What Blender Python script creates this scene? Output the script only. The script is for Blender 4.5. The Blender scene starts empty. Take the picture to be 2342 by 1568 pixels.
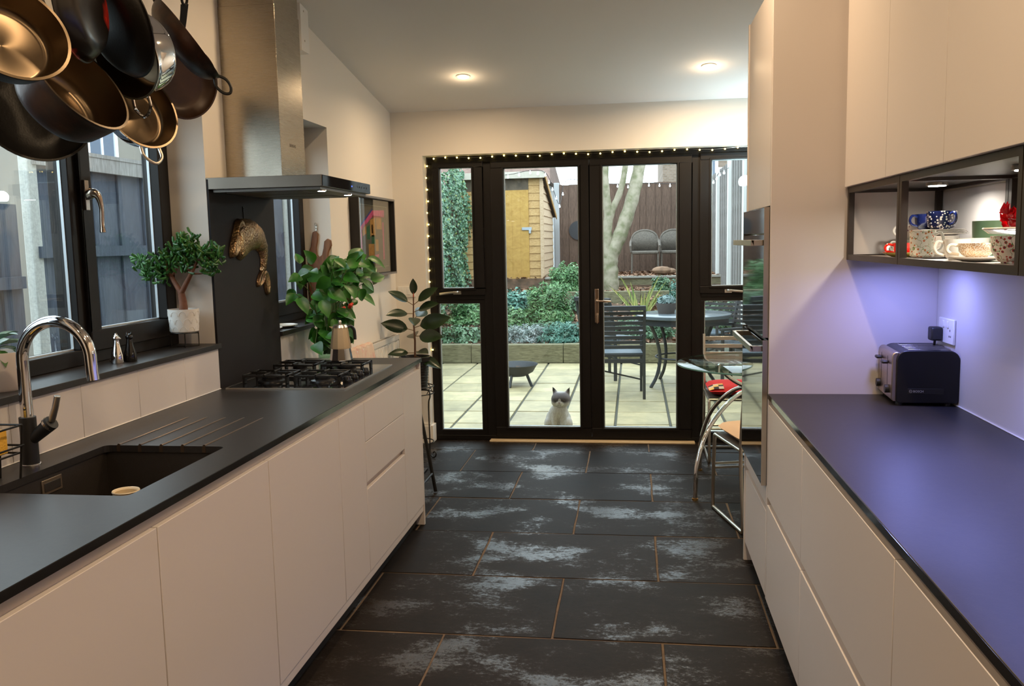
import bpy, bmesh, math, random
from math import sin, cos, pi, radians
from mathutils import Vector, Matrix
import numpy as np

C = bpy.context.scene.collection
sc = bpy.context.scene
random.seed(7)
RN = random.Random(11)

# ------------------------------------------------------------------ camera
cam_d = bpy.data.cameras.new('camera')
cam = bpy.data.objects.new('camera', cam_d)
C.objects.link(cam)
sc.camera = cam
yaw, pitch, roll = -0.140372, -0.115058, -0.020709
Fv = Vector((sin(yaw) * cos(pitch), cos(yaw) * cos(pitch), sin(pitch)))
Rv = Vector((cos(yaw), -sin(yaw), 0))
Uv = Rv.cross(Fv)
R2 = Rv * cos(roll) + Uv * sin(roll)
U2 = -Rv * sin(roll) + Uv * cos(roll)
m = Matrix.Identity(4)
for i in range(3):
    m[i][0], m[i][1], m[i][2] = R2[i], U2[i], -Fv[i]
m[2][3] = 1.51
cam.matrix_world = m
cam_d.sensor_width = 36.0
cam_d.lens = 36.0 * 1986.9 / 2342.0
cam_d.clip_start = 0.05
cam_d.clip_end = 200

# ------------------------------------------------------------------ world, exposure
W = bpy.data.worlds.new('overcast')
sc.world = W
W.use_nodes = True
bg = W.node_tree.nodes['Background']
bg.inputs[0].default_value = (0.80, 0.90, 1.0, 1)
bg.inputs[1].default_value = 4.9
sc.view_settings.view_transform = 'Standard'
sc.view_settings.look = 'None'
sc.view_settings.exposure = 0.0
sc.view_settings.gamma = 1.0
sc.view_settings.use_curve_mapping = False
try:
    sc.cycles.use_denoising = True
    sc.cycles.max_bounces = 10
    sc.cycles.transparent_max_bounces = 16
    sc.cycles.glossy_bounces = 5
    sc.cycles.sample_clamp_indirect = 6.0
    sc.cycles.caustics_reflective = False
    sc.cycles.caustics_refractive = False
except Exception:
    pass

WARM = (1.0, 0.71, 0.42)
def area(name, loc, size, power, col, rot=(0, 0, 0), spread=180, shape='DISK', sy=None):
    l = bpy.data.lights.new(name, 'AREA')
    l.shape = shape
    l.size = size
    if sy: l.size_y = sy
    l.energy = power
    l.color = col
    l.spread = radians(spread)
    o = bpy.data.objects.new(name, l)
    o.location = loc
    o.rotation_euler = rot
    C.objects.link(o)
    return o

CEIL = lambda y: 2.476 + 0.15 * (6.37 - y) if y > 2.4 else 2.476 + 0.15 * 3.97
DOWN = [(-1.083, 5.67), (0.47, 5.69), (-1.05, 3.75), (0.12, 3.3), (-0.95, 1.9), (0.2, 1.5), (-1.0, 0.2), (0.2, -0.2)]
DPW = [8.5, 22, 8, 18, 7, 22, 7, 22]
for i, (x, y) in enumerate(DOWN):
    area('downlight_lamp', (x, y, CEIL(y) - 0.02), 0.07, DPW[i], WARM, (0, 0, 0), 165 if i < 2 else 160)
for i, (x, y) in enumerate(DOWN[:2]):
    q = bpy.data.lights.new('downlight_glow', 'POINT'); q.energy = (0.8, 1.0)[i]; q.color = WARM; q.shadow_soft_size = .03
    qo = bpy.data.objects.new('downlight_glow_lamp', q); qo.location = (x, y, CEIL(y) - .07); C.objects.link(qo)
# blue LED strip under the open shelf, white LEDs inside it
for x, y, e, sp in ((0.93, 3.16, 2.7, 175), (0.85, 2.35, 2.2, 120)):
    area('shelf_underlight_lamp', (x, y, 1.405), 0.10, e, (0.30, 0.34, 1.0), (0, 0, 0), sp)
area('shelf_strip_lamp', (0.85, 1.55, 1.408), 0.03, 12, (0.29, 0.34, 1.0), (0, 0, 0), 130, 'RECTANGLE', 1.9)
for y in (2.97, 2.33, 1.7):
    area('shelf_spot_lamp', (0.96, y, 1.655), 0.05, 2.6, (1.0, 0.93, 0.80), (0, 0, 0), 170)
for y in (3.56, 3.90):
    area('hood_spot_lamp', (-1.30, y, 1.735), 0.04, 0.7, (1.0, 0.95, 0.9), (0, 0, 0), 140)
# ------------------------------------------------------------------ materials
def nt(name):
    m = bpy.data.materials.new(name)
    m.use_nodes = True
    return m, m.node_tree, m.node_tree.nodes['Principled BSDF']
def ramp(t, a, b, p0=0.3, p1=0.7):
    r = t.nodes.new('ShaderNodeValToRGB')
    r.color_ramp.elements[0].position = p0; r.color_ramp.elements[0].color = (*a, 1)
    r.color_ramp.elements[1].position = p1; r.color_ramp.elements[1].color = (*b, 1)
    return r
def coord(t, kind='Object', scale=(1, 1, 1), rot=(0, 0, 0)):
    tc = t.nodes.new('ShaderNodeTexCoord')
    mp = t.nodes.new('ShaderNodeMapping')
    mp.inputs['Scale'].default_value = scale
    mp.inputs['Rotation'].default_value = rot
    t.links.new(tc.outputs[kind], mp.inputs[0])
    return mp.outputs[0]
def noise(t, vec, scale, detail=4, rough=0.55, dist=0):
    n = t.nodes.new('ShaderNodeTexNoise')
    n.inputs['Scale'].default_value = scale
    n.inputs['Detail'].default_value = detail
    n.inputs['Roughness'].default_value = rough
    n.inputs['Distortion'].default_value = dist
    t.links.new(vec, n.inputs['Vector'])
    return n.outputs['Fac']
def bump(t, b, fac, strength=0.2, dist=0.01):
    n = t.nodes.new('ShaderNodeBump')
    n.inputs['Strength'].default_value = strength
    n.inputs['Distance'].default_value = dist
    t.links.new(fac, n.inputs['Height'])
    t.links.new(n.outputs[0], b.inputs['Normal'])
def M(name, col, rough=0.5, metal=0.0, var=0.0, vs=8, bp=0.0, bs=40, aniso=0, scale=(1, 1, 1), col2=None, spec=None, lo=0.3, hi=0.7, emit=None, es=0, coat=0, sheen=0, sss=0, detail=4):
    m, t, b = nt(name)
    b.inputs['Base Color'].default_value = (*col, 1)
    b.inputs['Roughness'].default_value = rough
    b.inputs['Metallic'].default_value = metal
    if spec is not None: b.inputs['Specular IOR Level'].default_value = spec
    if coat: b.inputs['Coat Weight'].default_value = coat
    if var or col2:
        v = coord(t, 'Object', scale)
        f = noise(t, v, vs, detail)
        c2 = col2 or tuple(c * (1 - var) for c in col)
        r = ramp(t, c2, col, lo, hi)
        t.links.new(f, r.inputs[0])
        t.links.new(r.outputs[0], b.inputs['Base Color'])
    if bp:
        v = coord(t, 'Object', scale)
        bump(t, b, noise(t, v, bs, 3), bp, 0.005)
    if aniso:
        b.inputs['Anisotropic'].default_value = aniso
        tg = t.nodes.new('ShaderNodeTangent'); tg.direction_type = 'RADIAL'; tg.axis = 'Z'
        t.links.new(tg.outputs[0], b.inputs['Tangent'])
    if emit:
        b.inputs['Emission Color'].default_value = (*emit, 1)
        b.inputs['Emission Strength'].default_value = es
    return m

def make_glass(name, tint=(1, 1, 1), f0=1.45, rough=0.0):
    m = bpy.data.materials.new(name); m.use_nodes = True
    t = m.node_tree; t.nodes.clear()
    o = t.nodes.new('ShaderNodeOutputMaterial'); mx = t.nodes.new('ShaderNodeMixShader')
    a = t.nodes.new('ShaderNodeBsdfTransparent'); a.inputs[0].default_value = (*tint, 1)
    g = t.nodes.new('ShaderNodeBsdfGlossy'); g.inputs['Roughness'].default_value = rough
    f = t.nodes.new('ShaderNodeFresnel')
    # rays pass straight through the pane, so the inner face must not reflect totally
    ge = t.nodes.new('ShaderNodeNewGeometry'); mr = t.nodes.new('ShaderNodeMapRange')
    mr.inputs[3].default_value = f0; mr.inputs[4].default_value = 1 / f0
    t.links.new(ge.outputs['Backfacing'], mr.inputs[0]); t.links.new(mr.outputs[0], f.inputs[0])
    t.links.new(f.outputs[0], mx.inputs[0]); t.links.new(a.outputs[0], mx.inputs[1]); t.links.new(g.outputs[0], mx.inputs[2])
    t.links.new(mx.outputs[0], o.inputs[0])
    return m

def make_wood(name, a, b_, scale=(1, 1, 12), rough=0.6, vs=6, bp=0.25):
    m, t, b = nt(name)
    v = coord(t, 'Object', scale)
    f = noise(t, v, vs, 6, 0.6, 1.2)
    r = ramp(t, a, b_, 0.3, 0.72)
    t.links.new(f, r.inputs[0]); t.links.new(r.outputs[0], b.inputs['Base Color'])
    b.inputs['Roughness'].default_value = rough
    bump(t, b, f, bp, 0.004)
    return m

def make_steel(name, col=(0.62, 0.60, 0.57), rough=0.28, bmp=.06, s=(2, 2, 220)):
    m, t, b = nt(name)
    b.inputs['Base Color'].default_value = (*col, 1)
    b.inputs['Metallic'].default_value = 1.0
    v = coord(t, 'Object', s)
    f = noise(t, v, 3, 4)
    mr = t.nodes.new('ShaderNodeMapRange')
    mr.inputs[3].default_value = rough - 0.05; mr.inputs[4].default_value = rough + 0.09
    t.links.new(f, mr.inputs[0]); t.links.new(mr.outputs[0], b.inputs['Roughness'])
    bump(t, b, f, bmp, 0.001)
    return m

def make_slate(name):
    m, t, b = nt(name)
    tc = t.nodes.new('ShaderNodeTexCoord')
    gm = t.nodes.new('ShaderNodeNewGeometry')
    mp = t.nodes.new('ShaderNodeMapping'); mp.inputs['Scale'].default_value = (1.0, 1.5, 1.0)
    t.links.new(gm.outputs['Position'], mp.inputs[0])
    oi = t.nodes.new('ShaderNodeObjectInfo')
    big = noise(t, mp.outputs[0], 2.2, 5, 0.6)
    fine = noise(t, mp.outputs[0], 34, 11, 0.86)
    grit = noise(t, mp.outputs[0], 190, 3, 0.7)
    mul = t.nodes.new('ShaderNodeMath'); mul.operation = 'MULTIPLY_ADD'
    mul.inputs[1].default_value = 0.55
    t.links.new(big, mul.inputs[0]); 
    h = t.nodes.new('ShaderNodeMath'); h.operation = 'MULTIPLY'; h.inputs[1].default_value = 0.45
    t.links.new(fine, h.inputs[0]); t.links.new(h.outputs[0], mul.inputs[2])
    # cleft, polished patches against matt ones
    rr = t.nodes.new('ShaderNodeMapRange'); rr.inputs[1].default_value = 0.53; rr.inputs[2].default_value = 0.575
    rr.inputs[3].default_value = 0.55; rr.inputs[4].default_value = 0.24
    t.links.new(mul.outputs[0], rr.inputs[0]); t.links.new(rr.outputs[0], b.inputs['Roughness'])
    cr = ramp(t, (0.005, 0.0038, 0.003), (0.021, 0.0145, 0.0105), 0.35, 0.7)
    t.links.new(mul.outputs[0], cr.inputs[0])
    hs = t.nodes.new('ShaderNodeHueSaturation')
    mv = t.nodes.new('ShaderNodeMapRange'); mv.inputs[3].default_value = 0.75; mv.inputs[4].default_value = 1.2
    t.links.new(oi.outputs['Random'], mv.inputs[0]); t.links.new(mv.outputs[0], hs.inputs['Value'])
    t.links.new(cr.outputs[0], hs.inputs['Color']); t.links.new(hs.outputs[0], b.inputs['Base Color'])
    ad = t.nodes.new('ShaderNodeMath'); ad.operation = 'MULTIPLY_ADD'; ad.inputs[1].default_value = 0.12
    t.links.new(grit, ad.inputs[0]); t.links.new(mul.outputs[0], ad.inputs[2])
    sr = t.nodes.new('ShaderNodeMapRange'); sr.inputs[1].default_value = .525; sr.inputs[2].default_value = .575; sr.inputs[3].default_value = .08; sr.inputs[4].default_value = .44
    t.links.new(mul.outputs[0], sr.inputs[0]); t.links.new(sr.outputs[0], b.inputs['Specular IOR Level'])
    bump(t, b, ad.outputs[0], 0.20, 0.010)
    return m

def make_brushed(name, col, rough):
    return make_steel(name, col, rough, s=(220, 220, 2))

def make_paving(name):
    m, t, b = nt(name)
    gm = t.nodes.new('ShaderNodeNewGeometry'); oi = t.nodes.new('ShaderNodeObjectInfo')
    f = noise(t, gm.outputs['Position'], 5, 6, 0.65)
    r = ramp(t, (0.36, 0.31, 0.18), (0.62, 0.52, 0.30), 0.3, 0.7)
    t.links.new(f, r.inputs[0])
    hs = t.nodes.new('ShaderNodeHueSaturation')
    mv = t.nodes.new('ShaderNodeMapRange'); mv.inputs[3].default_value = 0.8; mv.inputs[4].default_value = 1.15
    t.links.new(oi.outputs['Random'], mv.inputs[0]); t.links.new(mv.outputs[0], hs.inputs['Value'])
    t.links.new(r.outputs[0], hs.inputs['Color']); t.links.new(hs.outputs[0], b.inputs['Base Color'])
    b.inputs['Roughness'].default_value = 0.45
    bump(t, b, f, 0.3, 0.01)
    return m

def make_leaf(name, a, b_, rough=0.4, vs=6, trans=0.15):
    m, t, b = nt(name)
    oi = t.nodes.new('ShaderNodeObjectInfo')
    v = coord(t, 'Object')
    f = noise(t, v, vs, 3)
    r = ramp(t, a, b_, 0.3, 0.7)
    t.links.new(f, r.inputs[0]); t.links.new(r.outputs[0], b.inputs['Base Color'])
    b.inputs['Roughness'].default_value = rough
    return m

wall_m = M('wall_paint', (0.80, 0.76, 0.70), 0.75, bp=0.03, bs=120)
ceil_m = M('ceiling_paint', (0.80, 0.80, 0.80), 0.8)
grout_m = M('grout', (0.13, 0.085, 0.048), 0.9, var=0.4, vs=20)
slate_m = make_slate('slate')
cash_m = M('cashmere_lacquer', (0.62, 0.57, 0.55), 0.42, bp=0.01, bs=200)
cash_in = M('cashmere_carcass', (0.50, 0.40, 0.34), 0.6)
rail_m = M('channel_rail', (0.52, 0.46, 0.42), 0.35, 0.3)
panel_w = M('splash_panel', (0.62, 0.59, 0.59), 0.3)
top_m = M('black_laminate', (0.020, 0.018, 0.018), 0.40, var=0.3, vs=60, bp=0.03, bs=250)
panel_b = M('black_panel', (0.014, 0.012, 0.013), 0.6, spec=.25, bp=0.03, bs=250)
edge_m = M('polished_edge', (0.012, 0.012, 0.013), 0.12)
blackfr = M('dark_window_frame', (0.006, 0.0045, 0.004), 0.45, spec=.3, bp=0.03, bs=90)
spacer_m = M('spacer_bar', (0.55, 0.60, 0.64), 0.4, 0.5)
glass_m = make_glass('window_glass', (0.93, 0.97, 0.96), 1.5)
clearglass = make_glass('clear_glass', (0.86, 0.95, 0.92), 1.5)
cutglass = make_glass('cut_glass', (0.85, 0.85, 0.87), 1.9, 0.12)
greenedge = M('glass_edge', (0.10, 0.25, 0.22), 0.15)
steel_m = make_steel('brushed_steel', (.42, .37, .30), .25, .015, (6, 6, 500))
hood_m = make_steel('hood_canopy_steel', (.20, .17, .14), .34, .01, (6, 6, 500))
steelv_m = make_steel('brushed_steel_pan', (0.34, 0.30, 0.25), 0.24, 0.0)
steel_in = M('pan_interior_steel', (0.21, 0.155, 0.10), 0.33, 1.0, aniso=.75, var=.2, vs=5)
chrome_m = M('chrome', (0.82, 0.82, 0.84), 0.06, 1.0)
satin_m = M('satin_nickel', (0.62, 0.57, 0.50), 0.28, 1.0)
iron_m = M('black_iron', (0.012, 0.011, 0.010), 0.40, 0.3, bp=0.1, bs=60)
carbon_m = M('seasoned_carbon_steel', (0.010, 0.008, 0.007), 0.36, 0.1, col2=(0.06, 0.022, 0.010), vs=9, lo=0.35, hi=0.62, bp=0.12, bs=70)
nonstick_m = M('black_nonstick', (0.007, 0.006, 0.005), 0.38, 0.0, spec=.3, bp=0.1, bs=160)
copper_in = M('worn_brown_pan_interior', (0.050, 0.022, 0.009), 0.42, 0.2, var=0.3, vs=20)
redenam_m = M('red_black_enamel', (0.010, 0.008, 0.007), 0.25, 0.0, col2=(0.35, 0.02, 0.012), vs=5, lo=0.40, hi=0.47)
blackgl = M('black_glass', (0.006, 0.006, 0.007), 0.04, spec=0.8)
blackpl = M('black_plastic', (0.012, 0.012, 0.013), 0.45)
darkpl = M('dark_grey_plastic', (0.009, 0.009, 0.010), 0.32, spec=.35)
whitepl = M('white_plastic', (0.80, 0.79, 0.76), 0.35)
graphite = M('graphite_composite', (0.020, 0.016, 0.014), 0.5, bp=0.2, bs=400)
porcelain = M('white_porcelain', (0.82, 0.79, 0.72), 0.15)
sky_m = None
# ------------------------------------------------------------------ mesh helpers
class MB:
    def __init__(s): s.v = []; s.f = []; s.mi = []; s.cur = 0
    def add(s, vs, fs):
        n = len(s.v); s.v += [tuple(p) for p in vs]
        for f in fs: s.f.append([n + i for i in f]); s.mi.append(s.cur)
        return s
    def box(s, x0, y0, z0, x1, y1, z1, mat=None):
        p = [Vector((x, y, z)) for x in (x0, x1) for y in (y0, y1) for z in (z0, z1)]
        if mat is not None: p = [mat @ q for q in p]
        return s.add(p, [(0, 1, 3, 2), (4, 6, 7, 5), (0, 4, 5, 1), (2, 3, 7, 6), (0, 2, 6, 4), (1, 5, 7, 3)])
    def tube(s, pts, r, n=8, closed=False, flat=None, cap=True):
        pts = [Vector(p) for p in pts]; N = len(pts)
        rr = r if isinstance(r, (list, tuple)) else [r] * N
        tang = []
        for i in range(N):
            a = pts[(i - 1) % N] if (closed or i > 0) else pts[i]
            b = pts[(i + 1) % N] if (closed or i < N - 1) else pts[i]
            t = (b - a)
            tang.append(t.normalized() if t.length > 1e-9 else Vector((0, 0, 1)))
        up = Vector((0, 0, 1)) if abs(tang[0].z) < 0.9 else Vector((1, 0, 0))
        u = (up - tang[0] * up.dot(tang[0])).normalized()
        base = len(s.v); ring = []
        for i in range(N):
            u = (u - tang[i] * u.dot(tang[i]))
            u = u.normalized() if u.length > 1e-6 else tang[i].orthogonal().normalized()
            w = tang[i].cross(u)
            k = flat or 1.0
            for j in range(n):
                a = 2 * pi * (j + 0.5) / n
                ring.append(pts[i] + u * cos(a) * rr[i] + w * sin(a) * rr[i] * k)
        fs = []
        for i in range(N if closed else N - 1):
            for j in range(n):
                a, b = i * n + j, i * n + (j + 1) % n
                c, d = ((i + 1) % N) * n + (j + 1) % n, ((i + 1) % N) * n + j
                fs.append((a, b, c, d))
        if cap and not closed:
            fs.append(tuple(range(n))[::-1]); fs.append(tuple((N - 1) * n + j for j in range(n)))
        return s.add(ring, fs)
    def lathe(s, prof, n=32, mat=None, skip=None):
        vs = []; fs = []
        for (r, z) in prof:
            for j in range(n):
                a = 2 * pi * j / n
                p = Vector((r * cos(a), r * sin(a), z)); vs.append(mat @ p if mat is not None else p)
        for i in range(len(prof) - 1):
            for j in range(n):
                if skip and skip(i, j): continue
                fs.append((i * n + j, i * n + (j + 1) % n, (i + 1) * n + (j + 1) % n, (i + 1) * n + j))
        return s.add(vs, fs)
    def disc(s, r, z=0, n=32, mat=None):
        vs = [Vector((r * cos(2 * pi * j / n), r * sin(2 * pi * j / n), z)) for j in range(n)]
        if mat is not None: vs = [mat @ p for p in vs]
        return s.add(vs, [tuple(range(n))])
    def cyl(s, c, r, h, n=24, r2=None, axis='z'):
        r2 = r if r2 is None else r2
        c = Vector(c)
        mt = Matrix.Translation(c) @ {'z': Matrix.Identity(4), 'x': Matrix.Rotation(pi / 2, 4, 'Y'), 'y': Matrix.Rotation(-pi / 2, 4, 'X')}[axis]
        s.lathe([(r, 0), (r2, h)], n, mt); s.disc(r, 0, n, mt); s.disc(r2, h, n, mt)
        return s
    def ball(s, c, r, sx=1, sy=1, sz=1, n=12, mat=None):
        prof = [(r * sin(pi * k / n), -r * cos(pi * k / n)) for k in range(n + 1)]
        mt = Matrix.Translation(Vector(c)) @ (mat or Matrix.Identity(4)) @ Matrix.Diagonal((sx, sy, sz, 1))
        return s.lathe(prof, n * 2, mt)
    def poly(s, pts2, thick, mat=None):
        n = len(pts2)
        vs = [Vector((a, b, 0)) for a, b in pts2] + [Vector((a, b, thick)) for a, b in pts2]
        if mat is not None: vs = [mat @ p for p in vs]
        fs = [tuple(range(n))[::-1], tuple(range(n, 2 * n))]
        fs += [(i, (i + 1) % n, n + (i + 1) % n, n + i) for i in range(n)]
        return s.add(vs, fs)
    def build(s, name, mat, parent=None, bevel=0, smooth=True, seg=2, merge=True, sharp=40, weld=False):
        me = bpy.data.meshes.new(name)
        me.from_pydata([tuple(p) for p in s.v], [], s.f)
        mats = mat if isinstance(mat, (list, tuple)) else [mat]
        for mm in mats: me.materials.append(mm)
        if len(mats) > 1: me.polygons.foreach_set('material_index', s.mi)
        bm = bmesh.new(); bm.from_mesh(me)
        if merge: bmesh.ops.remove_doubles(bm, verts=bm.verts, dist=1e-5)
        bmesh.ops.recalc_face_normals(bm, faces=bm.faces)
        bm.to_mesh(me); bm.free()
        if smooth:
            me.polygons.foreach_set('use_smooth', [True] * len(me.polygons))
            me.set_sharp_from_angle(angle=radians(sharp))
        o = bpy.data.objects.new(name, me); C.objects.link(o)
        if parent is not None: o.parent = parent
        if bevel:
            b = o.modifiers.new('b', 'BEVEL'); b.width = bevel; b.segments = seg; b.limit_method = 'ANGLE'; b.angle_limit = radians(50)
            b.harden_normals = False
        return o

def tag(o, label, cat, group=None, kind=None):
    o['label'] = label; o['category'] = cat
    if group: o['group'] = group
    if kind: o['kind'] = kind
    return o
def thing(name, label, cat, loc=(0, 0, 0), rz=0, group=None):
    o = bpy.data.objects.new(name, None); C.objects.link(o)
    o.empty_display_size = 0.05
    o.location = loc; o.rotation_euler = (0, 0, rz)
    return tag(o, label, cat, group)
def struct(o, label=None):
    o['kind'] = 'structure'
    if label: o['label'] = label
    return o
def sempty(name, loc=(0, 0, 0)):
    o = bpy.data.objects.new(name, None); C.objects.link(o); o.location = loc; o['kind'] = 'structure'; return o
def copytree(o, parent=None):
    c = o.copy(); C.objects.link(c)
    if parent is not None: c.parent = parent
    for ch in list(o.children): copytree(ch, c)
    return c
def bez(p, n=12):
    out = []
    p = [Vector(q) for q in p]
    for i in range(n + 1):
        t = i / n; q = list(p)
        while len(q) > 1: q = [a.lerp(b, t) for a, b in zip(q, q[1:])]
        out.append(q[0])
    return out
def spline(pts, n=6):
    p = [Vector(q) for q in pts]; out = []
    for i in range(len(p) - 1):
        a = p[i - 1] if i else p[i] * 2 - p[i + 1]; b = p[i]; c = p[i + 1]; d = p[i + 2] if i + 2 < len(p) else p[i + 1] * 2 - p[i]
        for k in range(n):
            t = k / n
            out.append(0.5 * ((2 * b) + (c - a) * t + (2 * a - 5 * b + 4 * c - d) * t * t + (3 * b - a - 3 * c + d) * t ** 3))
    out.append(p[-1]); return out
def frame_from(p, n, up=(0, 0, 1)):
    n = Vector(n).normalized(); u = Vector(up); x = (u - n * u.dot(n)).normalized(); y = n.cross(x)
    mt = Matrix.Identity(4)
    for i in range(3): mt[i][0], mt[i][1], mt[i][2], mt[i][3] = x[i], y[i], n[i], p[i]
    return mt
def text(name, s, size, mat, loc, rot, parent=None, ext=0.0004, ax='LEFT'):
    cu = bpy.data.curves.new(name, 'FONT'); cu.body = s; cu.size = size; cu.extrude = ext; cu.align_x = ax; cu.resolution_u = 2
    o = bpy.data.objects.new(name, cu); C.objects.link(o); cu.materials.append(mat)
    bpy.context.view_layer.update()
    me = bpy.data.meshes.new_from_object(o.evaluated_get(bpy.context.evaluated_depsgraph_get()))
    bpy.data.objects.remove(o)
    o = bpy.data.objects.new(name, me); C.objects.link(o)
    o.location = loc; o.rotation_euler = rot
    if parent is not None: o.parent = parent
    return o
# ================================================================== THE ROOM
WL = -1.775; WO = -2.03
# floor slab of grout with separate slate tiles
fl = struct(MB().box(-2.1, -4.0, -0.12, 1.8, 6.60, -0.0022).build('floor', grout_m), 'dark slate tiled floor with brown grout')
xsA = [-0.737 + 0.84 * k for k in range(-1, 4)]
xsB = [-1.157 + 0.84 * k for k in range(0, 4)]
r0 = 6.175
rows = []
k = -1
y = r0 + 0.602
while y > -0.6:
    rows.append((y - 0.602, y)); y -= 0.602
for i, (ya, yb) in enumerate(rows):
    xs = xsA if i % 2 == 0 else xsB
    xs = [-1.775 if xs[0] > -1.775 else xs[0]] + [q for q in xs if q > -1.7] + [1.5]
    yb = min(yb, 6.56)
    for a, b in zip(xs, xs[1:]):
        if b - a < 0.05: continue
        a = max(a, -1.775)
        g = 0.0045
        jx = [RN.uniform(-0.003, 0.003) for _ in range(4)]
        dz = RN.uniform(-0.0012, 0.0012)
        n = 7
        # slightly uneven, hand-cut outline
        loop = []
        for (p, q) in (((a + g, ya + g), (b - g, ya + g)), ((b - g, ya + g), (b - g, yb - g)), ((b - g, yb - g), (a + g, yb - g)), ((a + g, yb - g), (a + g, ya + g))):
            for t in range(4):
                u = t / 4
                loop.append((p[0] + (q[0] - p[0]) * u + RN.uniform(-.002, .002), p[1] + (q[1] - p[1]) * u + RN.uniform(-.002, .002)))
        MB().poly(loop, 0.018, Matrix.Translation((0, 0, -0.018 + dz))).build('tile', slate_m, fl, bevel=0.0015, seg=1)

def wallbox(name, boxes, mat=wall_m, label=None):
    mb = MB()
    for b in boxes: mb.box(*b)
    return struct(mb.build(name, mat, smooth=False), label)
H2 = 3.3
W1 = (1.55, 3.485); W2 = (3.93, 4.995); ZT = 2.20; ZB1 = 1.09
wl = wallbox('wall_left', [
    (WO, -4.0, -0.1, WL, W1[0], H2), (WO, W1[1], -0.1, WL, W2[0], H2), (WO, W2[1], -0.1, WL, 6.70, H2),
    (WO, W1[0], -0.1, WL, W1[1], ZB1), (WO, W1[0], ZT, WL, W1[1], H2),
    (WO, W2[0], -0.1, WL, W2[1], 1.07), (WO, W2[0], ZT, WL, W2[1], H2)], label='cream painted wall with two deep window recesses')
# splashback panels under the sills
for a, b in ((0.9, 1.232), (1.232, 1.56), (1.56, 1.887), (1.887, 2.214), (2.214, 2.542), (2.542, 2.869), (2.869, 3.194), (3.194, 3.484)):
    MB().box(WL + 0.0, a + 0.0008, 0.9105, WL + 0.012, b - 0.0008, 1.085).build('tile', panel_w, wl, bevel=0.001, seg=1)
for a, b in ((4.151, 4.48),):
    MB().box(WL + 0.0, a, 0.9105, WL + 0.008, b, 1.065).build('tile', panel_w, wl, bevel=0.001, seg=1)
# window ledges, worktop material
s1 = struct(MB().box(-1.945, W1[0], 1.0855, WL + 0.022, 3.497, 1.107).build('trim_1', top_m, bevel=0.0015), 'black laminate sill under the sink window')
s2 = struct(MB().box(-1.945, W2[0], 1.066, WL - .001, 4.992, 1.089).box(WL - .001, 4.152, 1.066, WL + 0.024, 4.60, 1.089).build('trim_2', top_m, bevel=0.0015), 'black laminate sill beyond the hob')

wr = wallbox('wall_right', [(1.125, -4.0, -0.1, 1.5, 4.10, H2), (1.48, 4.10, -0.1, 1.8, 6.70, H2)], label='pale wall behind the worktop')
for a, b in ((-0.2, 1.0), (1.0, 2.2), (2.2, 3.414)):
    MB().box(1.119, a + 0.0006, 0.9105, 1.126, b - 0.0006, 1.66).build('panel', panel_w, wr)
struct(MB().tube([(1.1165, -0.2, 0.912), (1.1165, 3.413, 0.912)], 0.0026, 6).build('trim_3', whitepl), 'white sealant bead behind the worktop')
struct(MB().tube([(WL + 0.0135, 0.9, 0.9115), (WL + 0.0135, 3.484, 0.9115)], 0.0018, 6).build('trim_4', whitepl), 'white sealant bead under the splashback')
wallbox('wall_back', [(-2.1, -4.2, -0.1, 1.8, -4.0, H2)], M('taupe_paint', (.20, .16, .13), .8), label='taupe wall behind the viewer')
WF = 6.37
wallbox('wall_far', [(-1.85, WF, -0.1, -1.54, 6.72, H2), (0.914, WF, -0.1, 1.85, 6.72, H2), (-1.54, WF, 2.158, 0.914, 6.72, H2)], label='cream wall around the garden doors')
# ceiling: sloped part and flat part
c0, c1 = CEIL(6.9), CEIL(2.4)
cm = MB()
cm.add([(-2.1, 6.9, c0), (1.8, 6.9, c0), (1.8, 2.4, c1), (-2.1, 2.4, c1), (-2.1, -4.2, c1), (1.8, -4.2, c1),
        (-2.1, 6.9, c0 + .2), (1.8, 6.9, c0 + .2), (1.8, 2.4, c1 + .2), (-2.1, 2.4, c1 + .2), (-2.1, -4.2, c1 + .2), (1.8, -4.2, c1 + .2)],
       [(0, 1, 2, 3), (3, 2, 5, 4), (6, 9, 8, 7), (9, 10, 11, 8), (0, 6, 7, 1), (4, 5, 11, 10), (0, 3, 9, 6), (3, 4, 10, 9), (1, 7, 8, 2), (2, 8, 11, 5)])
struct(cm.build('ceiling', ceil_m, smooth=False), 'sloping plain ceiling')
# skirtings
struct(MB().box(WL, 4.5, 0, WL + 0.018, WF, 0.135).box(WL, 4.5, 0.135, WL + 0.010, WF, 0.155).build('baseboard_left', wall_m, bevel=0.003))
struct(MB().box(WL, WF - 0.018, 0, -1.54, WF, 0.135).box(WL, WF - 0.010, 0.135, -1.54, WF, 0.155).box(-1.558, WF, 0, -1.54 + 0.018, 6.48, 0.135).build('baseboard_far', wall_m, bevel=0.003))

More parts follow.
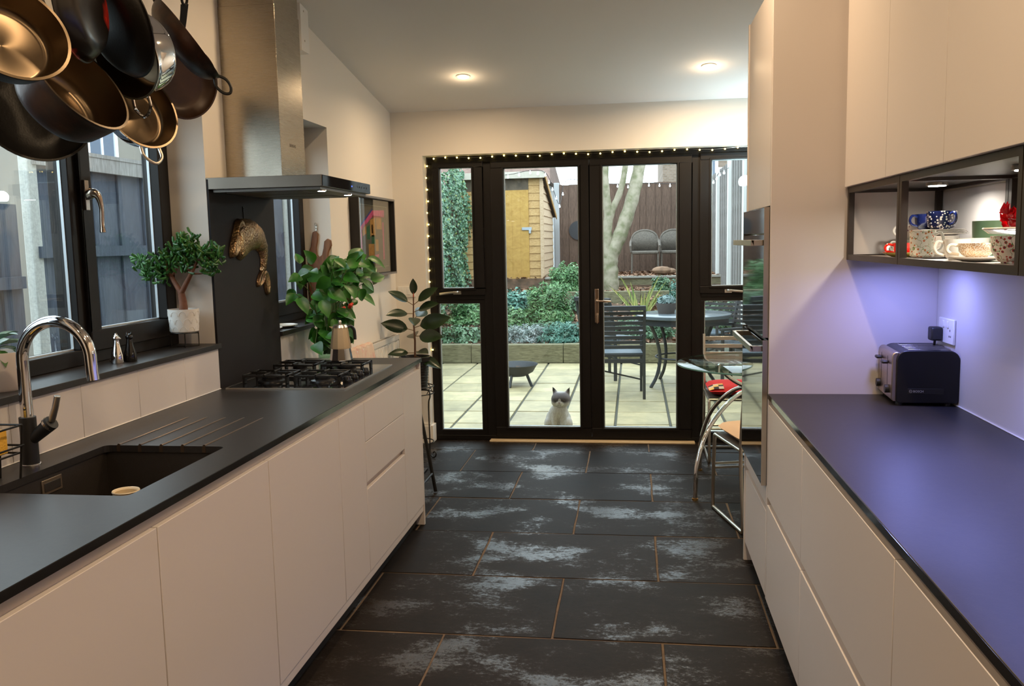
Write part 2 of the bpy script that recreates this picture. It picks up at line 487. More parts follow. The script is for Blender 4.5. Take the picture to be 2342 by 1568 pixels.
# ---- windows 1 and 2 in the left wall
def lwindow(name, y0, y1, z0, z1, mull, sashes, label):
    root = MB()
    X0, X1 = -2.02, -1.94
    root.box(X0, y0, z0, X1, y1, z0 + 0.055).box(X0, y0, z1 - 0.055, X1, y1, z1)
    root.box(X0, y0, z0 + .055, X1, y0 + 0.05, z1 - .055).box(X0, y1 - 0.05, z0 + .055, X1, y1, z1 - .055)
    for my in mull: root.box(X0, my - 0.03, z0 + .055, X1, my + 0.03, z1 - .055)
    o = struct(root.build(name, blackfr, bevel=0.003), label)
    ys = [y0 + 0.05] + [q for my in mull for q in (my - 0.03, my + 0.03)] + [y1 - 0.05]
    for k in range(0, len(ys), 2):
        a, b = ys[k], ys[k + 1]; za, zb = z0 + .055, z1 - .055
        if (k // 2) in sashes:
            s = MB(); w = 0.062; xa, xb = -2.0, -1.925
            s.box(xa, a - .012, za - .012, xb, b + .012, za + w).box(xa, a - .012, zb - w, xb, b + .012, zb + .012)
            s.box(xa, a - .012, za + w, xb, a + w - .012, zb - w).box(xa, b - w + .012, za + w, xb, b + .012, zb - w)
            so = s.build('sash', blackfr, o, bevel=0.004)
            ga, gb, gza, gzb = a + w - .012, b - w + .012, za + w, zb - w
        else:
            so = o; ga, gb, gza, gzb = a, b, za, zb
        MB().box(-1.976, ga, gza, -1.966, gb, gzb).build('pane', glass_m, so, smooth=False)
        q = MB(); t = 0.006
        q.box(-1.976, ga, gza, -1.9655, gb, gza + t).box(-1.976, ga, gzb - t, -1.9655, gb, gzb).box(-1.976, ga, gza, -1.9655, ga + t, gzb).box(-1.976, gb - .003, gza, -1.9655, gb, gzb)
        q.build('spacer_bar', spacer_m, so)
    return o
w1 = lwindow('window_1', W1[0], W1[1], 1.107, ZT, [2.15, 2.845], [0, 2], 'dark framed window over the sink')
w2 = lwindow('window_2', W2[0], W2[1], 1.089, ZT, [4.40], [1], 'dark framed window beyond the hob')
# espag handle on the casement
hy = 2.885
hd = MB().box(-1.925, hy - 0.011, 1.655, -1.917, hy + 0.011, 1.76)
hd.tube(spline([(-1.918, hy, 1.705), (-1.895, hy, 1.715), (-1.878, hy + .004, 1.70), (-1.872, hy + .008, 1.66), (-1.874, hy + .008, 1.61), (-1.872, hy + .006, 1.575)], 5),
        [0.017, 0.018, 0.018, 0.018, 0.018, 0.017, 0.016, .015, .014, .013, .012, .011, .010, .009, .009, .008, .008, .008, .008, .008, .008, .008, .008, .009, .010, .010], 10)
hd.build('handle', M('pewter_handle', (0.42, 0.34, 0.28), 0.22, 1.0), w1, bevel=0.002)

# ---- garden doors
YD0, YD1 = 6.485, 6.56
fr = MB()
XL, XR = -1.54, 0.914
fr.box(XL, YD0, 2.105, XR, YD1, 2.158).box(XL, YD0, 0.0, XR, YD1, 0.035)
for a, b in ((XL, XL + 0.05), (-1.118, -1.045), (0.415, 0.487), (XR - 0.05, XR)): fr.box(a, YD0, 0.035, b, YD1, 2.105)
fr.box(XL + .05, YD0, 1.085, -1.118, YD1, 1.125).box(0.487, YD0, 1.085, XR - .05, YD1, 1.125)
frame = struct(fr.build('trim_5', blackfr, bevel=0.003), 'dark brown outer frame of the garden doors')
def leaf(name, x0, x1, z0, z1, gx0, gx1, gz0, gz1, yf=6.47, dep=0.07, lab=None):
    s = MB(); ya, yb = yf, yf + dep
    s.box(x0, ya, z0, x1, yb, gz0).box(x0, ya, gz1, x1, yb, z1).box(x0, ya, gz0, gx0, yb, gz1).box(gx1, ya, gz0, x1, yb, gz1)
    # glazing bead step
    e = 0.014
    o = struct(s.build(name, blackfr, bevel=0.004), lab)
    bd = MB()
    bd.box(gx0 - e, ya - .006, gz0 - e, gx1 + e, ya + .01, gz0).box(gx0 - e, ya - .006, gz1, gx1 + e, ya + .01, gz1 + e).box(gx0 - e, ya - .006, gz0, gx0, ya + .01, gz1).box(gx1, ya - .006, gz0, gx1 + e, ya + .01, gz1)
    bd.build('glazing_bead', blackfr, o, bevel=0.002)
    MB().box(gx0, ya + .02, gz0, gx1, ya + .048, gz1).build('pane', glass_m, o, smooth=False)
    q = MB(); t = 0.006
    q.box(gx0, ya + .022, gz0, gx1, ya + .046, gz0 + t).box(gx0, ya + .022, gz1 - t, gx1, ya + .046, gz1).box(gx0, ya + .022, gz0, gx0 + t, ya + .046, gz1).box(gx1 - t, ya + .022, gz0, gx1, ya + .046, gz1)
    q.build('spacer_bar', spacer_m, o)
    return o
dl = leaf('door_1', -1.050, -0.320, 0.03, 2.115, -0.955, -0.401, 0.106, 2.06, lab='garden door leaf on the hinge side of the shed')
dr = leaf('door_2', -0.316, 0.420, 0.03, 2.115, -0.225, 0.315, 0.104, 2.055, lab='garden door leaf with lever handle')
wa = leaf('window_3', -1.495, -1.110, 1.118, 2.118, -1.440, -1.195, 1.172, 2.075, lab='top-hung sidelight with stay handle beside the ivy view')
wb = leaf('window_4', 0.478, 0.880, 1.112, 2.118, 0.558, 0.815, 1.165, 2.07, lab='top-hung sidelight showing the boundary fence')
for nm, a, b in (('window_5', -1.477, -1.157), ('window_6', 0.513, 0.845)):
    s = MB(); yf = 6.49
    e0, e1 = (.02, .047) if nm == 'window_5' else (.035, .022)
    s.box(a - e0, yf, 0.03, b + e1, yf + .06, .076).box(a - e0, yf, 1.06, b + e1, yf + .06, 1.09).box(a - e0, yf, .076, a, yf + .06, 1.06).box(b, yf, .076, b + e1, yf + .06, 1.06)
    o = struct(s.build(nm, blackfr, bevel=0.002), 'fixed lower sidelight ' + ('showing the paved patio' if nm == 'window_5' else 'showing garden chairs'))
    MB().box(a, yf + .015, .076, b, yf + .043, 1.06).build('pane', glass_m, o, smooth=False)
    t = 0.006
    MB().box(a, yf + .017, .076, b, yf + .041, .076 + t).box(a, yf + .017, 1.054, b, yf + .041, 1.06).box(a, yf + .017, .08, a + t, yf + .041, 1.06).box(b - t, yf + .017, .08, b, yf + .041, 1.06).build('spacer_bar', spacer_m, o)
# lever handle with backplate on door_2
bp_ = MB().box(-0.286, 6.457, 0.905, -0.257, 6.472, 1.155)
bp_.tube([(-0.272, 6.46, 1.07), (-0.272, 6.42, 1.07)], 0.008, 10)
bp_.tube([(-0.272, 6.42, 1.07), (-0.235, 6.412, 1.068), (-0.165, 6.415, 1.065)], [0.009, .008, .007], 10)
bp_.tube([(-0.268, 6.457, 0.965), (-0.268, 6.435, 0.965)], 0.011, 10).box(-0.272, 6.428, 0.90, -0.264, 6.432, 0.968)
bp_.build('handle', M('bronze_lever', (0.75, 0.60, 0.48), 0.2, 1.0), dr, bevel=0.002)
for par, xa, xb, z in ((wa, -1.455, -1.295, 1.140), (wb, 0.655, 0.82, 1.128)):
    h = MB().box(min(xa, xb) + .10 if par is wa else xa, 6.462, z - .012, max(xa, xb) if par is wa else xa + .05, 6.472, z + .012)
    p = [(xb - .02, 6.46, z + .004), (xb - .03, 6.435, z + .006), (xa + .05, 6.432, z), (xa, 6.438, z - .006)] if par is wa else [(xa + .02, 6.46, z + .004), (xa + .03, 6.435, z + .006), (xb - .04, 6.432, z - .002), (xb, 6.438, z - .008)]
    h.tube(spline(p, 4), 0.0085, 8)
    h.build('handle', satin_m, par)
struct(MB().box(-1.095, 6.415, 0.0, 0.445, 6.485, 0.013).build('trim_6', M('threshold_wood', (0.62, 0.48, 0.30), 0.4), bevel=0.003), 'pale threshold strip at the garden doors')
# ================================================================== LEFT RUN
XF = -1.128
def cab(label, y0, y1, x_back, x_front, fronts, z0=0.075, z1=0.885, side=1, name='base_cabinet', handle=None, group=None, body_mat=None):
    """side=+1: fronts face +x, -1: fronts face -x"""
    t = thing(name, label, 'cabinet', ((x_back + x_front) / 2, (y0 + y1) / 2, 0), group=group)
    ox, oy = t.location.x, t.location.y
    xi = x_front - side * 0.022
    xa, xb = sorted((x_back, xi))
    o = MB().box(xa - ox, y0 - oy + .0005, z0, xb - ox, y1 - oy - .0005, z1).build('body', body_mat or cash_in, t)
    for (nm, fy0, fy1, fz0, fz1) in fronts:
        a, b = sorted((xi + side * 0.001, x_front))
        MB().box(a - ox, fy0 - oy + .0022, fz0, b - ox, fy1 - oy - .0022, fz1).build(nm, cash_m, t, bevel=0.0015)
    return t
DT = 0.853
LB = WL + 0.02
cab('cashmere base cabinet nearest the viewer on the sink side', 0.60, 1.235, LB, XF, [('door', 0.60, 1.235, .115, DT)], z1=.67)
cab('cashmere base cabinet just before the sink, cut by the bottom edge of the photo', 1.235, 1.870, LB, XF, [('door', 1.235, 1.870, .115, DT)], z1=.67)
cab('wide cashmere base cabinet directly under the sink', 1.870, 2.512, LB, XF, [('door', 1.870, 2.512, .115, DT)], z1=.67)
cab('cashmere base cabinet under the draining grooves', 2.512, 3.165, LB, XF, [('door', 2.512, 3.165, .115, DT)])
cab('narrow cashmere base cabinet before the drawer unit', 3.165, 3.485, LB, XF, [('door', 3.165, 3.485, .115, DT)])
cab('cashmere three-drawer unit under the gas hob', 3.485, 4.105, LB, XF, [('drawer', 3.485, 4.105, .684, DT), ('drawer', 3.485, 4.105, .507, .681), ('drawer', 3.485, 4.105, .115, .478)])
cab('narrow cashmere base cabinet at the far end of the sink run', 4.105, 4.455, LB, XF, [('door', 4.105, 4.455, .115, DT)])
# rails above / between / below the fronts
tag(MB().box(XF - .030, 0.6, .853, XF - .016, 4.455, .889).build('channel_rail', rail_m), 'pale recessed handle channel under the sink worktop', 'rail')
tag(MB().box(XF - .026, 0.6, .078, XF - .004, 4.455, .111).build('base_rail', cash_m, bevel=.001), 'slim cashmere base strip below the sink-side doors', 'rail')
tag(MB().box(XF - .060, 0.6, 0.0, XF - .045, 4.455, .078).build('plinth', blackpl), 'dark recessed kickboard under the sink run', 'plinth')
tag(MB().box(LB, 4.455, 0.0, XF, 4.475, .889).build('end_panel', cash_m, bevel=.001), 'cashmere end panel closing the sink run by the plant stand', 'panel')

# worktop with cut-out for the sink
SX0, SX1, SY0, SY1 = -1.63, -1.235, 1.93, 2.45
wt = thing('worktop', 'matt black worktop with sink cut-out and draining grooves', 'worktop', (0, 0, 0))
zt0, zt1 = 0.889, 0.910
g = MB(); X0, X1, Y0, Y1 = WL + .001, -1.122, 0.60, 4.48
def ringtop(mb, z):
    pass
outer = [(X0, Y0), (X1, Y0), (X1, Y1), (X0, Y1)]
inner = []
rr = 0.02
for cx_, cy_, a0 in ((SX0 + rr, SY0 + rr, 180), (SX1 - rr, SY0 + rr, 270), (SX1 - rr, SY1 - rr, 0), (SX0 + rr, SY1 - rr, 90)):
    for k in range(5):
        a = radians(a0 + k * 22.5); inner.append((cx_ + rr * cos(a), cy_ + rr * sin(a)))
vs = []; fs = []
for z in (zt1, zt0):
    vs += [(x, y, z) for x, y in outer] + [(x, y, z) for x, y in inner]
n_ = 4 + 20
for L_, fl_ in ((0, False), (n_, True)):
    for c in range(4):
        i0 = L_ + 4 + c * 5
        for k in range(4): fs.append((L_ + c, i0 + k, i0 + k + 1))
        nx = L_ + 4 + ((c + 1) % 4) * 5
        fs.append((L_ + c, i0 + 4, nx, L_ + (c + 1) % 4))
for c in range(4): fs.append((c, (c + 1) % 4, n_ + (c + 1) % 4, n_ + c))
for k in range(20): fs.append((4 + k, n_ + 4 + k, n_ + 4 + (k + 1) % 20, 4 + (k + 1) % 20))
g.add(vs, fs)
g.build('top', top_m, wt, smooth=False)
MB().box(X1 - .0002, Y0, zt0, X1 + .0012, Y1, zt1 - .0015).build('front_edge', edge_m, wt)
for k in range(5):
    x = -1.588 + 0.0705 * k
    q = MB().tube([(x, 2.452, 0.9098), (x, 2.47, 0.9102), (x, 2.86, 0.9104), (x, 2.885, 0.9098)], [.005, .0034, .0026, .001], 8)
    q.build('draining_groove', M('groove_edge', (0.10, 0.07, 0.05), 0.3, 0.7), wt) if k == 0 else q.build('draining_groove', bpy.data.materials['groove_edge'], wt)
    MB().box(x - .0055, SY1 - .001, .890, x + .0055, SY1 + .0, .9105).build('groove_mouth', bpy.data.materials['groove_edge'], wt)
# sink
sk = thing('sink', 'dark graphite undermount sink set in the black worktop', 'sink', (0, 0, 0))
s = MB(); e = 0.012; zb = 0.70
a0_, a1_, b0_, b1_ = SX0 - .004, SX1 + .004, SY0 - .004, SY1 + .004
s.box(a0_ - e, b0_ - e, zb - e, a1_ + e, b1_ + e, zb)
s.box(a0_ - e, b0_ - e, zb, a0_, b1_ + e, .8885).box(a1_, b0_ - e, zb, a1_ + e, b1_ + e, .8885).box(a0_, b0_ - e, zb, a1_, b0_, .8885).box(a0_, b1_, zb, a1_, b1_ + e, .8885)
s.build('bowl', graphite, sk)
o = MB().box(SX0 - .004, 2.15, .835, SX0 - .001, 2.235, .877).build('overflow_plate', M('dark_steel_trim', (0.32, 0.26, 0.2), 0.35, 0.8), sk, bevel=.001)
MB().box(SX0 - .002, 2.158, .843, SX0 + .0008, 2.227, .868).build('overflow_slot', graphite, sk, bevel=.001)
bk_ = thing('beaker', 'small pale beaker standing in the dark sink', 'beaker', (-1.455, 2.265, .7003))
MB().lathe([(0, 0), (.028, 0), (.030, .004), (.036, .120), (.034, .122), (.030, .118), (.026, .006), (0, .005)], 32).build('body', M('pale_beaker', (0.62, 0.50, 0.33), 0.4), bk_)
MB().lathe([(0.0335, .1215), (.037, .1235), (.0385, .121), (.036, .118)], 32).build('rim', M('pale_rim', (0.70, 0.60, 0.44), 0.35), bk_)

# tap: black body, chrome swan neck
tp = thing('kitchen_tap', 'swan-neck mixer tap with black body and chrome spout', 'tap', (-1.697, 2.2, 0.91))
MB().cyl((0, 0, 0), 0.026, 0.006).build('base_ring', chrome_m, tp, bevel=.001)
MB().cyl((0, 0, 0.006), 0.0225, 0.134).build('body', blackpl, tp, bevel=.001)
pts = [(0, 0, .13), (0, 0, .22), (0, 0, .30)] + [(0.104 - .104 * cos(radians(a)), 0, .305 + .104 * sin(radians(a))) for a in range(6, 181, 8)] + [(.209, 0, .27), (.211, 0, .245)]
MB().tube(pts, 0.0165, 20).build('spout', chrome_m, tp)
MB().tube([(.010, 0, .075), (.075, 0, .125)], [.016, .021], 18).build('lever_housing', blackpl, tp, bevel=.001)
MB().tube([(.062, 0, .117), (.068, 0, .122)], .0215, 18).build('lever_ring', chrome_m, tp)
MB().tube([(.073, 0, .128), (.088, 0, .165), (.098, 0, .20)], [.010, .009, .0085], 14).build('lever', satin_m, tp, bevel=.001)

# caddy with sponge at the left edge
cd = thing('sink_caddy', 'black wire caddy by the tap holding a sponge', 'caddy', (-1.70, 2.02, 0.91))
w = MB()
for z in (.145, .09): w.tube([(-.055, -.05, z), (.085, -.05, z), (.085, .05, z), (-.055, .05, z)], .003, 6, closed=True)
for x_, y_ in ((-.055, -.05), (.085, -.05), (.085, .05), (-.055, .05), (.015, .05), (.015, -.05)): w.tube([(x_, y_, .145), (x_ * .9, y_, .07), (x_ * .85, y_ * .9, .0)], .003, 6)
w.tube([(-.047, -.045, .07), (.075, -.045, .07), (.075, .045, .07), (-.047, .045, .07)], .003, 6, closed=True)
w.build('wire_basket', iron_m, cd)
tag(MB().box(-1.745, 1.985, .983, -1.640, 2.045, 1.048).build('sponge', M('yellow_sponge', (0.75, 0.42, 0.05), 0.9, bp=0.6, bs=200), bevel=.004), 'orange-yellow sponge standing in the wire caddy', 'sponge')

# gas hob
hb = thing('gas_hob', 'black glass gas hob let into the far end of the worktop', 'hob', (-1.467, 3.83, 0.9105))
MB().box(-.262, -.357, 0, .262, .357, .006).build('glass_plate', blackgl, hb, bevel=.001)
q = MB().box(-.266, -.361, 0, .266, -.357, .0066).box(.262, -.357, 0, .266, .357, .0066).box(-.266, -.357, 0, -.262, .357, .0066).box(-.266, .357, 0, .266, .361, .0066)
q.build('steel_trim', satin_m, hb)
for bx, by, br in ((-.135, -.175, .045), (.10, -.175, .034), (-.135, .155, .034), (.10, .155, .045)):
    bu = MB().lathe([(br + .02, .006), (br + .018, .012), (br, .016), (br, .024)], 32, Matrix.Translation((bx, by, 0))).build('burner', darkpl, hb)
    MB().lathe([(0, .034), (br * .8, .034), (br * .85, .03), (br * .85, .025)], 32, Matrix.Translation((bx, by, 0))).build('burner_cap', M('cap', (.02, .02, .02), .3) if 'cap' not in bpy.data.materials else bpy.data.materials['cap'], bu)
    g_ = MB(); s_ = .098
    for sx, sy in ((1, 0), (-1, 0), (0, 1), (0, -1)):
        # upright blade feet and top prongs
        if sx: g_.box(bx + sx * s_ - .004, by - s_ * .85, .006, bx + sx * s_ + .004, by - s_ * .85 + .03, .046).box(bx + sx * s_ - .004, by + s_ * .85 - .03, .006, bx + sx * s_ + .004, by + s_ * .85, .046).box(bx + sx * s_ - .004, by - s_ * .85, .036, bx + sx * s_ + .004, by + s_ * .85, .046)
        else: g_.box(bx - s_, by + sy * s_ * .85 - .004, .036, bx + s_, by + sy * s_ * .85 + .004, .046)
        a, b = (bx + sx * .03, by + sy * .03), (bx + sx * s_, by + sy * s_ * .85)
        g_.box(min(a[0], b[0]) - .004, min(a[1], b[1]) - .004, .038, max(a[0], b[0]) + .004, max(a[1], b[1]) + .004, .050)
    g_.build('pan_support', iron_m, hb, bevel=.0015, seg=1)
for k in range(4):
    kx = .222; ky = -.20 + .085 * k
    MB().cyl((kx, ky, .0062), .021, .012).cyl((kx, ky, .018), .018, .014, r2=.015).build('control_knob', M('knob_black', (.01, .01, .01), .2) if 'knob_black' not in bpy.data.materials else bpy.data.materials['knob_black'], hb, bevel=.001)

# black splash panel behind the hob
tag(MB().box(WL + .001, 3.485, .9102, WL + .011, 4.150, 1.80).build('splash_panel', panel_b, bevel=.0008), 'tall matt black splash panel behind the hob', 'panel')
# extractor
ex = thing('cooker_hood', 'brushed steel chimney cooker hood over the hob', 'cooker hood', (WL + .001, 3.815, 1.745))
MB().box(.0, -.330, .012, .505, .330, .060).build('canopy', hood_m, ex, bevel=.0012)
MB().box(.02, -.31, .0, .49, .31, .012).build('filter_plate', make_steel('filter_steel', (.16, .145, .13), .45), ex)
for y_ in (-.2, 0, .2):
    MB().box(.07, y_ - .09, -.003, .40, y_ + .09, .0).build('grease_filter', M('filter_mesh', (.22, .2, .19), .5, .8, bp=.8, bs=300) if 'filter_mesh' not in bpy.data.materials else bpy.data.materials['filter_mesh'], ex)
MB().box(.505, -.328, .014, .5085, .328, .058).build('control_panel', blackgl, ex)
MB().box(.5085, .045, .030, .5095, .052, .036).build('indicator', M('blue_led', (0.02, 0.05, 1), .4, emit=(0.05, 0.1, 1.0), es=4), ex)
for k in range(5): MB().box(.5085, .12 + k * .035, .032, .5092, .132 + k * .035, .040).build('touch_key', darkpl, ex)
for y_ in (-.255, .085):
    f_ = MB().cyl((.475, y_, -.004), .021, .004).build('lamp_ring', chrome_m, ex)
    MB().cyl((.475, y_, -.0055), .015, .0015).build('lamp_lens', M('hood_lens', (1, 1, 1), .4, emit=(0.95, 0.95, 1.0), es=14) if 'hood_lens' not in bpy.data.materials else bpy.data.materials['hood_lens'], f_)
MB().box(.0, -.135, .060, .256, .146, .80).build('chimney', steel_m, ex, bevel=.001)
MB().box(.003, -.132, .80, .253, .143, 1.22).build('upper_chimney', steel_m, ex, bevel=.001)
text('lettering', 'SIEMENS', .020, M('etch', (.12, .10, .08), .5), (.2564, .0, .21), (pi / 2, 0, pi / 2), ex, ax='CENTER')
# white bracket box beyond the chimney
br_ = thing('wall_bracket', 'white screwed box high on the wall beyond the chimney', 'bracket', (WL, 4.52, 2.65))
MB().box(.001, -.055, -.125, .075, .055, .13).build('cover', whitepl, br_, bevel=.002)
for z_ in (-.07, .08): MB().cyl((.075, -.01, z_), .005, .002, axis='x').build('screw', satin_m, br_)

# ================================================================== RIGHT RUN
XR_ = 0.514
RBK = 1.118
def rcab(label, y0, y1):
    return cab(label, y0, y1, RBK, XR_, [('drawer', y0, y1, .50, .867), ('drawer', y0, y1, .08, .470)], side=-1, name='drawer_unit', z0=.07)
rcab('cashmere drawer unit next to the oven tower', 2.727, 3.412)
rcab('wide cashmere drawer unit in the middle of the toaster run', 1.761, 2.727)
rcab('wide cashmere drawer unit at the bottom right corner of the photo', 0.80, 1.761)
tag(MB().box(XR_ + .017, 0.8, .866, XR_ + .030, 3.412, .889).build('channel_rail', M('tan_rail', (.36, .24, .15), .4)), 'tan recessed handle channel under the toaster worktop', 'rail')
tag(MB().box(XR_ + .060, 0.8, .0, XR_ + .075, 3.412, .07).build('plinth', blackpl), 'dark kickboard under the toaster run', 'plinth')
wr2 = thing('worktop', 'matt black worktop carrying the toaster', 'worktop', (0, 0, 0))
MB().box(XR_ - .001, 0.6, .889, 1.1185, 3.413, .910).build('top', top_m, wr2, bevel=.0015)
MB().box(XR_ - .0022, 0.6, .890, XR_ - .001, 3.413, .9085).build('front_edge', edge_m, wr2)

# oven tower
TY0, TY1, TZ = 3.415, 4.085, 2.44
tw = thing('oven_tower', 'tall cashmere tower housing the built-in ovens', 'cabinet', (0, 0, 0))
MB().box(XR_ + .0, TY0, 0.08, 1.12, TY0 + .019, TZ).build('side_panel', cash_m, tw, bevel=.001)
MB().box(XR_ - .006, TY1 - .019, 0.0, 1.12, TY1, TZ).build('side_panel', cash_m, tw, bevel=.001)
MB().box(XR_ + .03, TY0 + .02, .08, 1.11, TY1 - .02, .535).box(XR_ + .03, TY0 + .02, 1.628, 1.11, TY1 - .02, TZ).box(1.07, TY0 + .02, .535, 1.11, TY1 - .02, 1.628).build('carcass', cash_in, tw)
MB().box(XR_ - .001, TY0 + .021, .09, XR_ + .02, TY1 - .021, .435).build('drawer', cash_m, tw, bevel=.001)
MB().box(XR_ - .001, TY0 + .021, .46, XR_ + .02, TY1 - .021, .535).build('filler_panel', cash_m, tw, bevel=.001)
MB().box(XR_ - .001, TY0 + .021, 1.628, XR_ + .02, TY1 - .021, TZ - .003).build('door', steel_m if False else cash_m, tw, bevel=.001)
def oven(label, z0, z1, ctrl):
    t = thing('built_in_oven', label, 'oven', (XR_, (TY0 + TY1) / 2, z0))
    h = z1 - z0; yy = .312
    MB().box(-.003, -yy, 0.001, .55, yy, h).build('housing', darkpl, t)
    MB().box(-.021, -yy, .003, -.003, yy, h - ctrl - .004).build('door_glass', blackgl, t, bevel=.0015)
    if ctrl: MB().box(-.021, -yy, h - ctrl, -.003, yy, h - .001).build('control_panel', blackgl, t, bevel=.0015)
    MB().box(-.0215, -yy - .004, 0, -.002, -yy, h).box(-.0215, yy, 0, -.002, yy + .004, h).build('steel_trim', satin_m, t)
    zh = h - ctrl - .035
    q = MB().box(-.068, -.30, zh - .011, -.056, .30, zh + .011).box(-.068, -.30, zh - .011, -.021, -.283, zh + .011).box(-.068, .283, zh - .011, -.021, .30, zh + .011)
    q.build('handle', satin_m, t, bevel=.001)
    return t
oven('black glass built-in oven, lower of the two in the tower', .54, 1.115, 0.0)
oven('black glass built-in oven with control strip, upper of the two', 1.125, 1.624, .10)

# wall cabinets
XU = .772
UZ0, UZ1 = 1.687, 2.60
def ucab(label, y0, y1):
    t = thing('wall_cabinet', label, 'cabinet', (.95, (y0 + y1) / 2, UZ0), group=None)
    h = (y1 - y0) / 2
    MB().box(XU + .022 - .95, -h + .0005, 0.002, 1.12 - .95, h - .0005, UZ1 - UZ0).build('body', cash_in, t)
    MB().box(XU - .95, -h + .0012, 0.0, XU + .020 - .95, h - .0012, UZ1 - UZ0).build('door', cash_m, t, bevel=.001)
    return t
ucab('tall cashmere wall cupboard next to the oven tower', 2.86, 3.385)
ucab('tall cashmere wall cupboard, second from the oven tower', 2.35, 2.86)
ucab('tall cashmere wall cupboard, third from the oven tower', 1.84, 2.35)
ucab('tall cashmere wall cupboard above the cake stand at the photo edge', 1.33, 1.84)
tag(MB().box(XU + .012, 3.386, UZ0, 1.12, 3.4145, UZ1).build('filler_strip', cash_m), 'narrow cashmere filler between wall cupboards and oven tower', 'panel')

# open shelf units: dark metal frames
SZ0, SZ1 = 1.420, 1.686; XS = .790
def shelf(label, y0, y1, rear_post=True):
    t = thing('open_shelf_unit', label, 'shelf', (.95, (y0 + y1) / 2, SZ0))
    ox, oy, oz = .95, (y0 + y1) / 2, SZ0
    b = .020
    f = MB()
    xa, xb = XS - ox, 1.116 - ox; ya, yb = y0 + .001 - oy, y1 - .001 - oy; za, zb = 0, SZ1 - SZ0
    for x_ in (xa, xb - b):
        for z_ in (za, zb - b): f.box(x_, ya, z_, x_ + b, yb, z_ + b)
        for y_ in (ya, yb - b): f.box(x_, y_, za + b, x_ + b, y_ + b, zb - b)
    for y_ in (ya, yb - b):
        for z_ in (za, zb - b): f.box(xa + b, y_, z_, xb - b, y_ + b, z_ + b)
    f.build('frame', M('bronze_black_metal', (.028, .018, .013), .4, .4) if 'bronze_black_metal' not in bpy.data.materials else bpy.data.materials['bronze_black_metal'], t)
    MB().box(xa + b, ya + b, .008, xb - b, yb - b, .0155).build('shelf_board', M('grey_shelf', (.30, .27, .25), .35) if 'grey_shelf' not in bpy.data.materials else bpy.data.materials['grey_shelf'], t)
    MB().box(xa + b, ya + b, zb - .010, xb - b, yb - b, zb - .003).build('top_board', M('dark_board', (.035, .03, .025), .4) if 'dark_board' not in bpy.data.materials else bpy.data.materials['dark_board'], t)
    return t
shelf('dark metal open shelf cube against the oven tower', 2.775, 3.413)
shelf('dark metal open shelf bay holding most of the crockery', 1.935, 2.773)
shelf('dark metal open shelf bay holding nothing in view', 1.10, 1.933)
lens = M('led_lens', (1, 1, 1), .4, emit=(1.0, 0.96, 0.88), es=25)
lensb = M('led_lens_blue', (1, 1, 1), .4, emit=(0.55, 0.6, 1.0), es=12)
for i_, (x_, y_, lab) in enumerate(((.96, 2.97, 'round white shelf light in the cube by the tower'), (.96, 2.33, 'round white shelf light over the cake stand bay'))):
    t = thing('shelf_light', lab, 'light', (x_, y_, 1.666))
    MB().cyl((0, 0, -.004), .033, .0105).build('rim', satin_m, t); MB().cyl((0, 0, -.006), .026, .002).build('lens', lens, t)
for i_, (y_, lab) in enumerate(((3.0, 'bluish under-shelf light above the toaster'), (2.35, 'bluish under-shelf light beyond the socket'))):
    t = thing('under_shelf_light', lab, 'light', (.93, y_, 1.4195))
    MB().cyl((0, 0, -.008), .034, .008).build('rim', satin_m, t); MB().cyl((0, 0, -.0095), .026, .0015).build('lens', lensb, t)

# toaster
ts = thing('toaster', 'black four-slice toaster with steel end in the corner', 'toaster', (1.018, 3.295, .9105), rz=radians(-4))
def rbox(mb, x0, x1, y0, y1, z0, z1, r, n=6):
    pr = []
    for cx_, cz_, a0 in ((y1 - r, z1 - r, 0), (y0 + r, z1 - r, 90)):
        for k in range(n + 1):
            a = radians(a0 + 90 * k / n); pr.append((cx_ + r * cos(a), cz_ + r * sin(a)))
    pr = pr + [(y0, z0 + .008), (y0 + .008, z0), (y1 - .008, z0), (y1, z0 + .008)]
    return pr
TW, TD, TH = .110, .125, .195    # half x, half y, height
# body: rounded profile in x-z, long side towards the camera
pr = rbox(None, 0, 0, -TW + .014, TW, .010, TH, .035)
b_ = MB().poly(pr, 2 * TD, Matrix.Translation((0, TD, 0)) @ Matrix.Rotation(pi / 2, 4, 'X'))
b_.build('body', darkpl, ts, bevel=.003)
pr2 = rbox(None, 0, 0, -TW, -TW + .034, .014, TH - .006, .016)
MB().poly(pr2, 2 * TD - .016, Matrix.Translation((0, TD - .008, 0)) @ Matrix.Rotation(pi / 2, 4, 'X')).build('end_plate', make_steel('toaster_steel', (.45, .37, .30), .3), ts, bevel=.003)
for k, yy in enumerate((-.085, -.038, .010, .058)):
    MB().box(-.052, yy, TH - .002, .088, yy + .028, TH + .0008).build('slot_plate', satin_m, ts, bevel=.0005)
    MB().box(-.048, yy + .006, TH - .0005, .084, yy + .022, TH + .0012).build('bread_slot', blackpl, ts)
for yy, z_ in ((-.045, .145), (.060, .150)):
    MB().box(-TW - .0006, yy - .0015, .045, -TW + .001, yy + .0015, .168).build('lever_slit', blackpl, ts)
    MB().box(-TW - .022, yy - .016, z_ - .005, -TW, yy + .016, z_ + .006).build('lever', blackpl, ts, bevel=.004)
for yy in (-.072, .075):
    MB().cyl((-TW - .014, yy, .052), .015, .014, axis='x').build('browning_knob', blackpl, ts, bevel=.001)
MB().box(-.058, -TD - .0008, .042, .060, -TD + .001, .062).build('name_plate', M('name_plate_black', (.008, .008, .008), .6), ts, bevel=.0008)
let = M('lettering_white', (.55, .55, .56), .5)
text('lettering', 'BOSCH', .0105, let, (-.040, -TD - .0012, .0485), (pi / 2, 0, 0), ts)
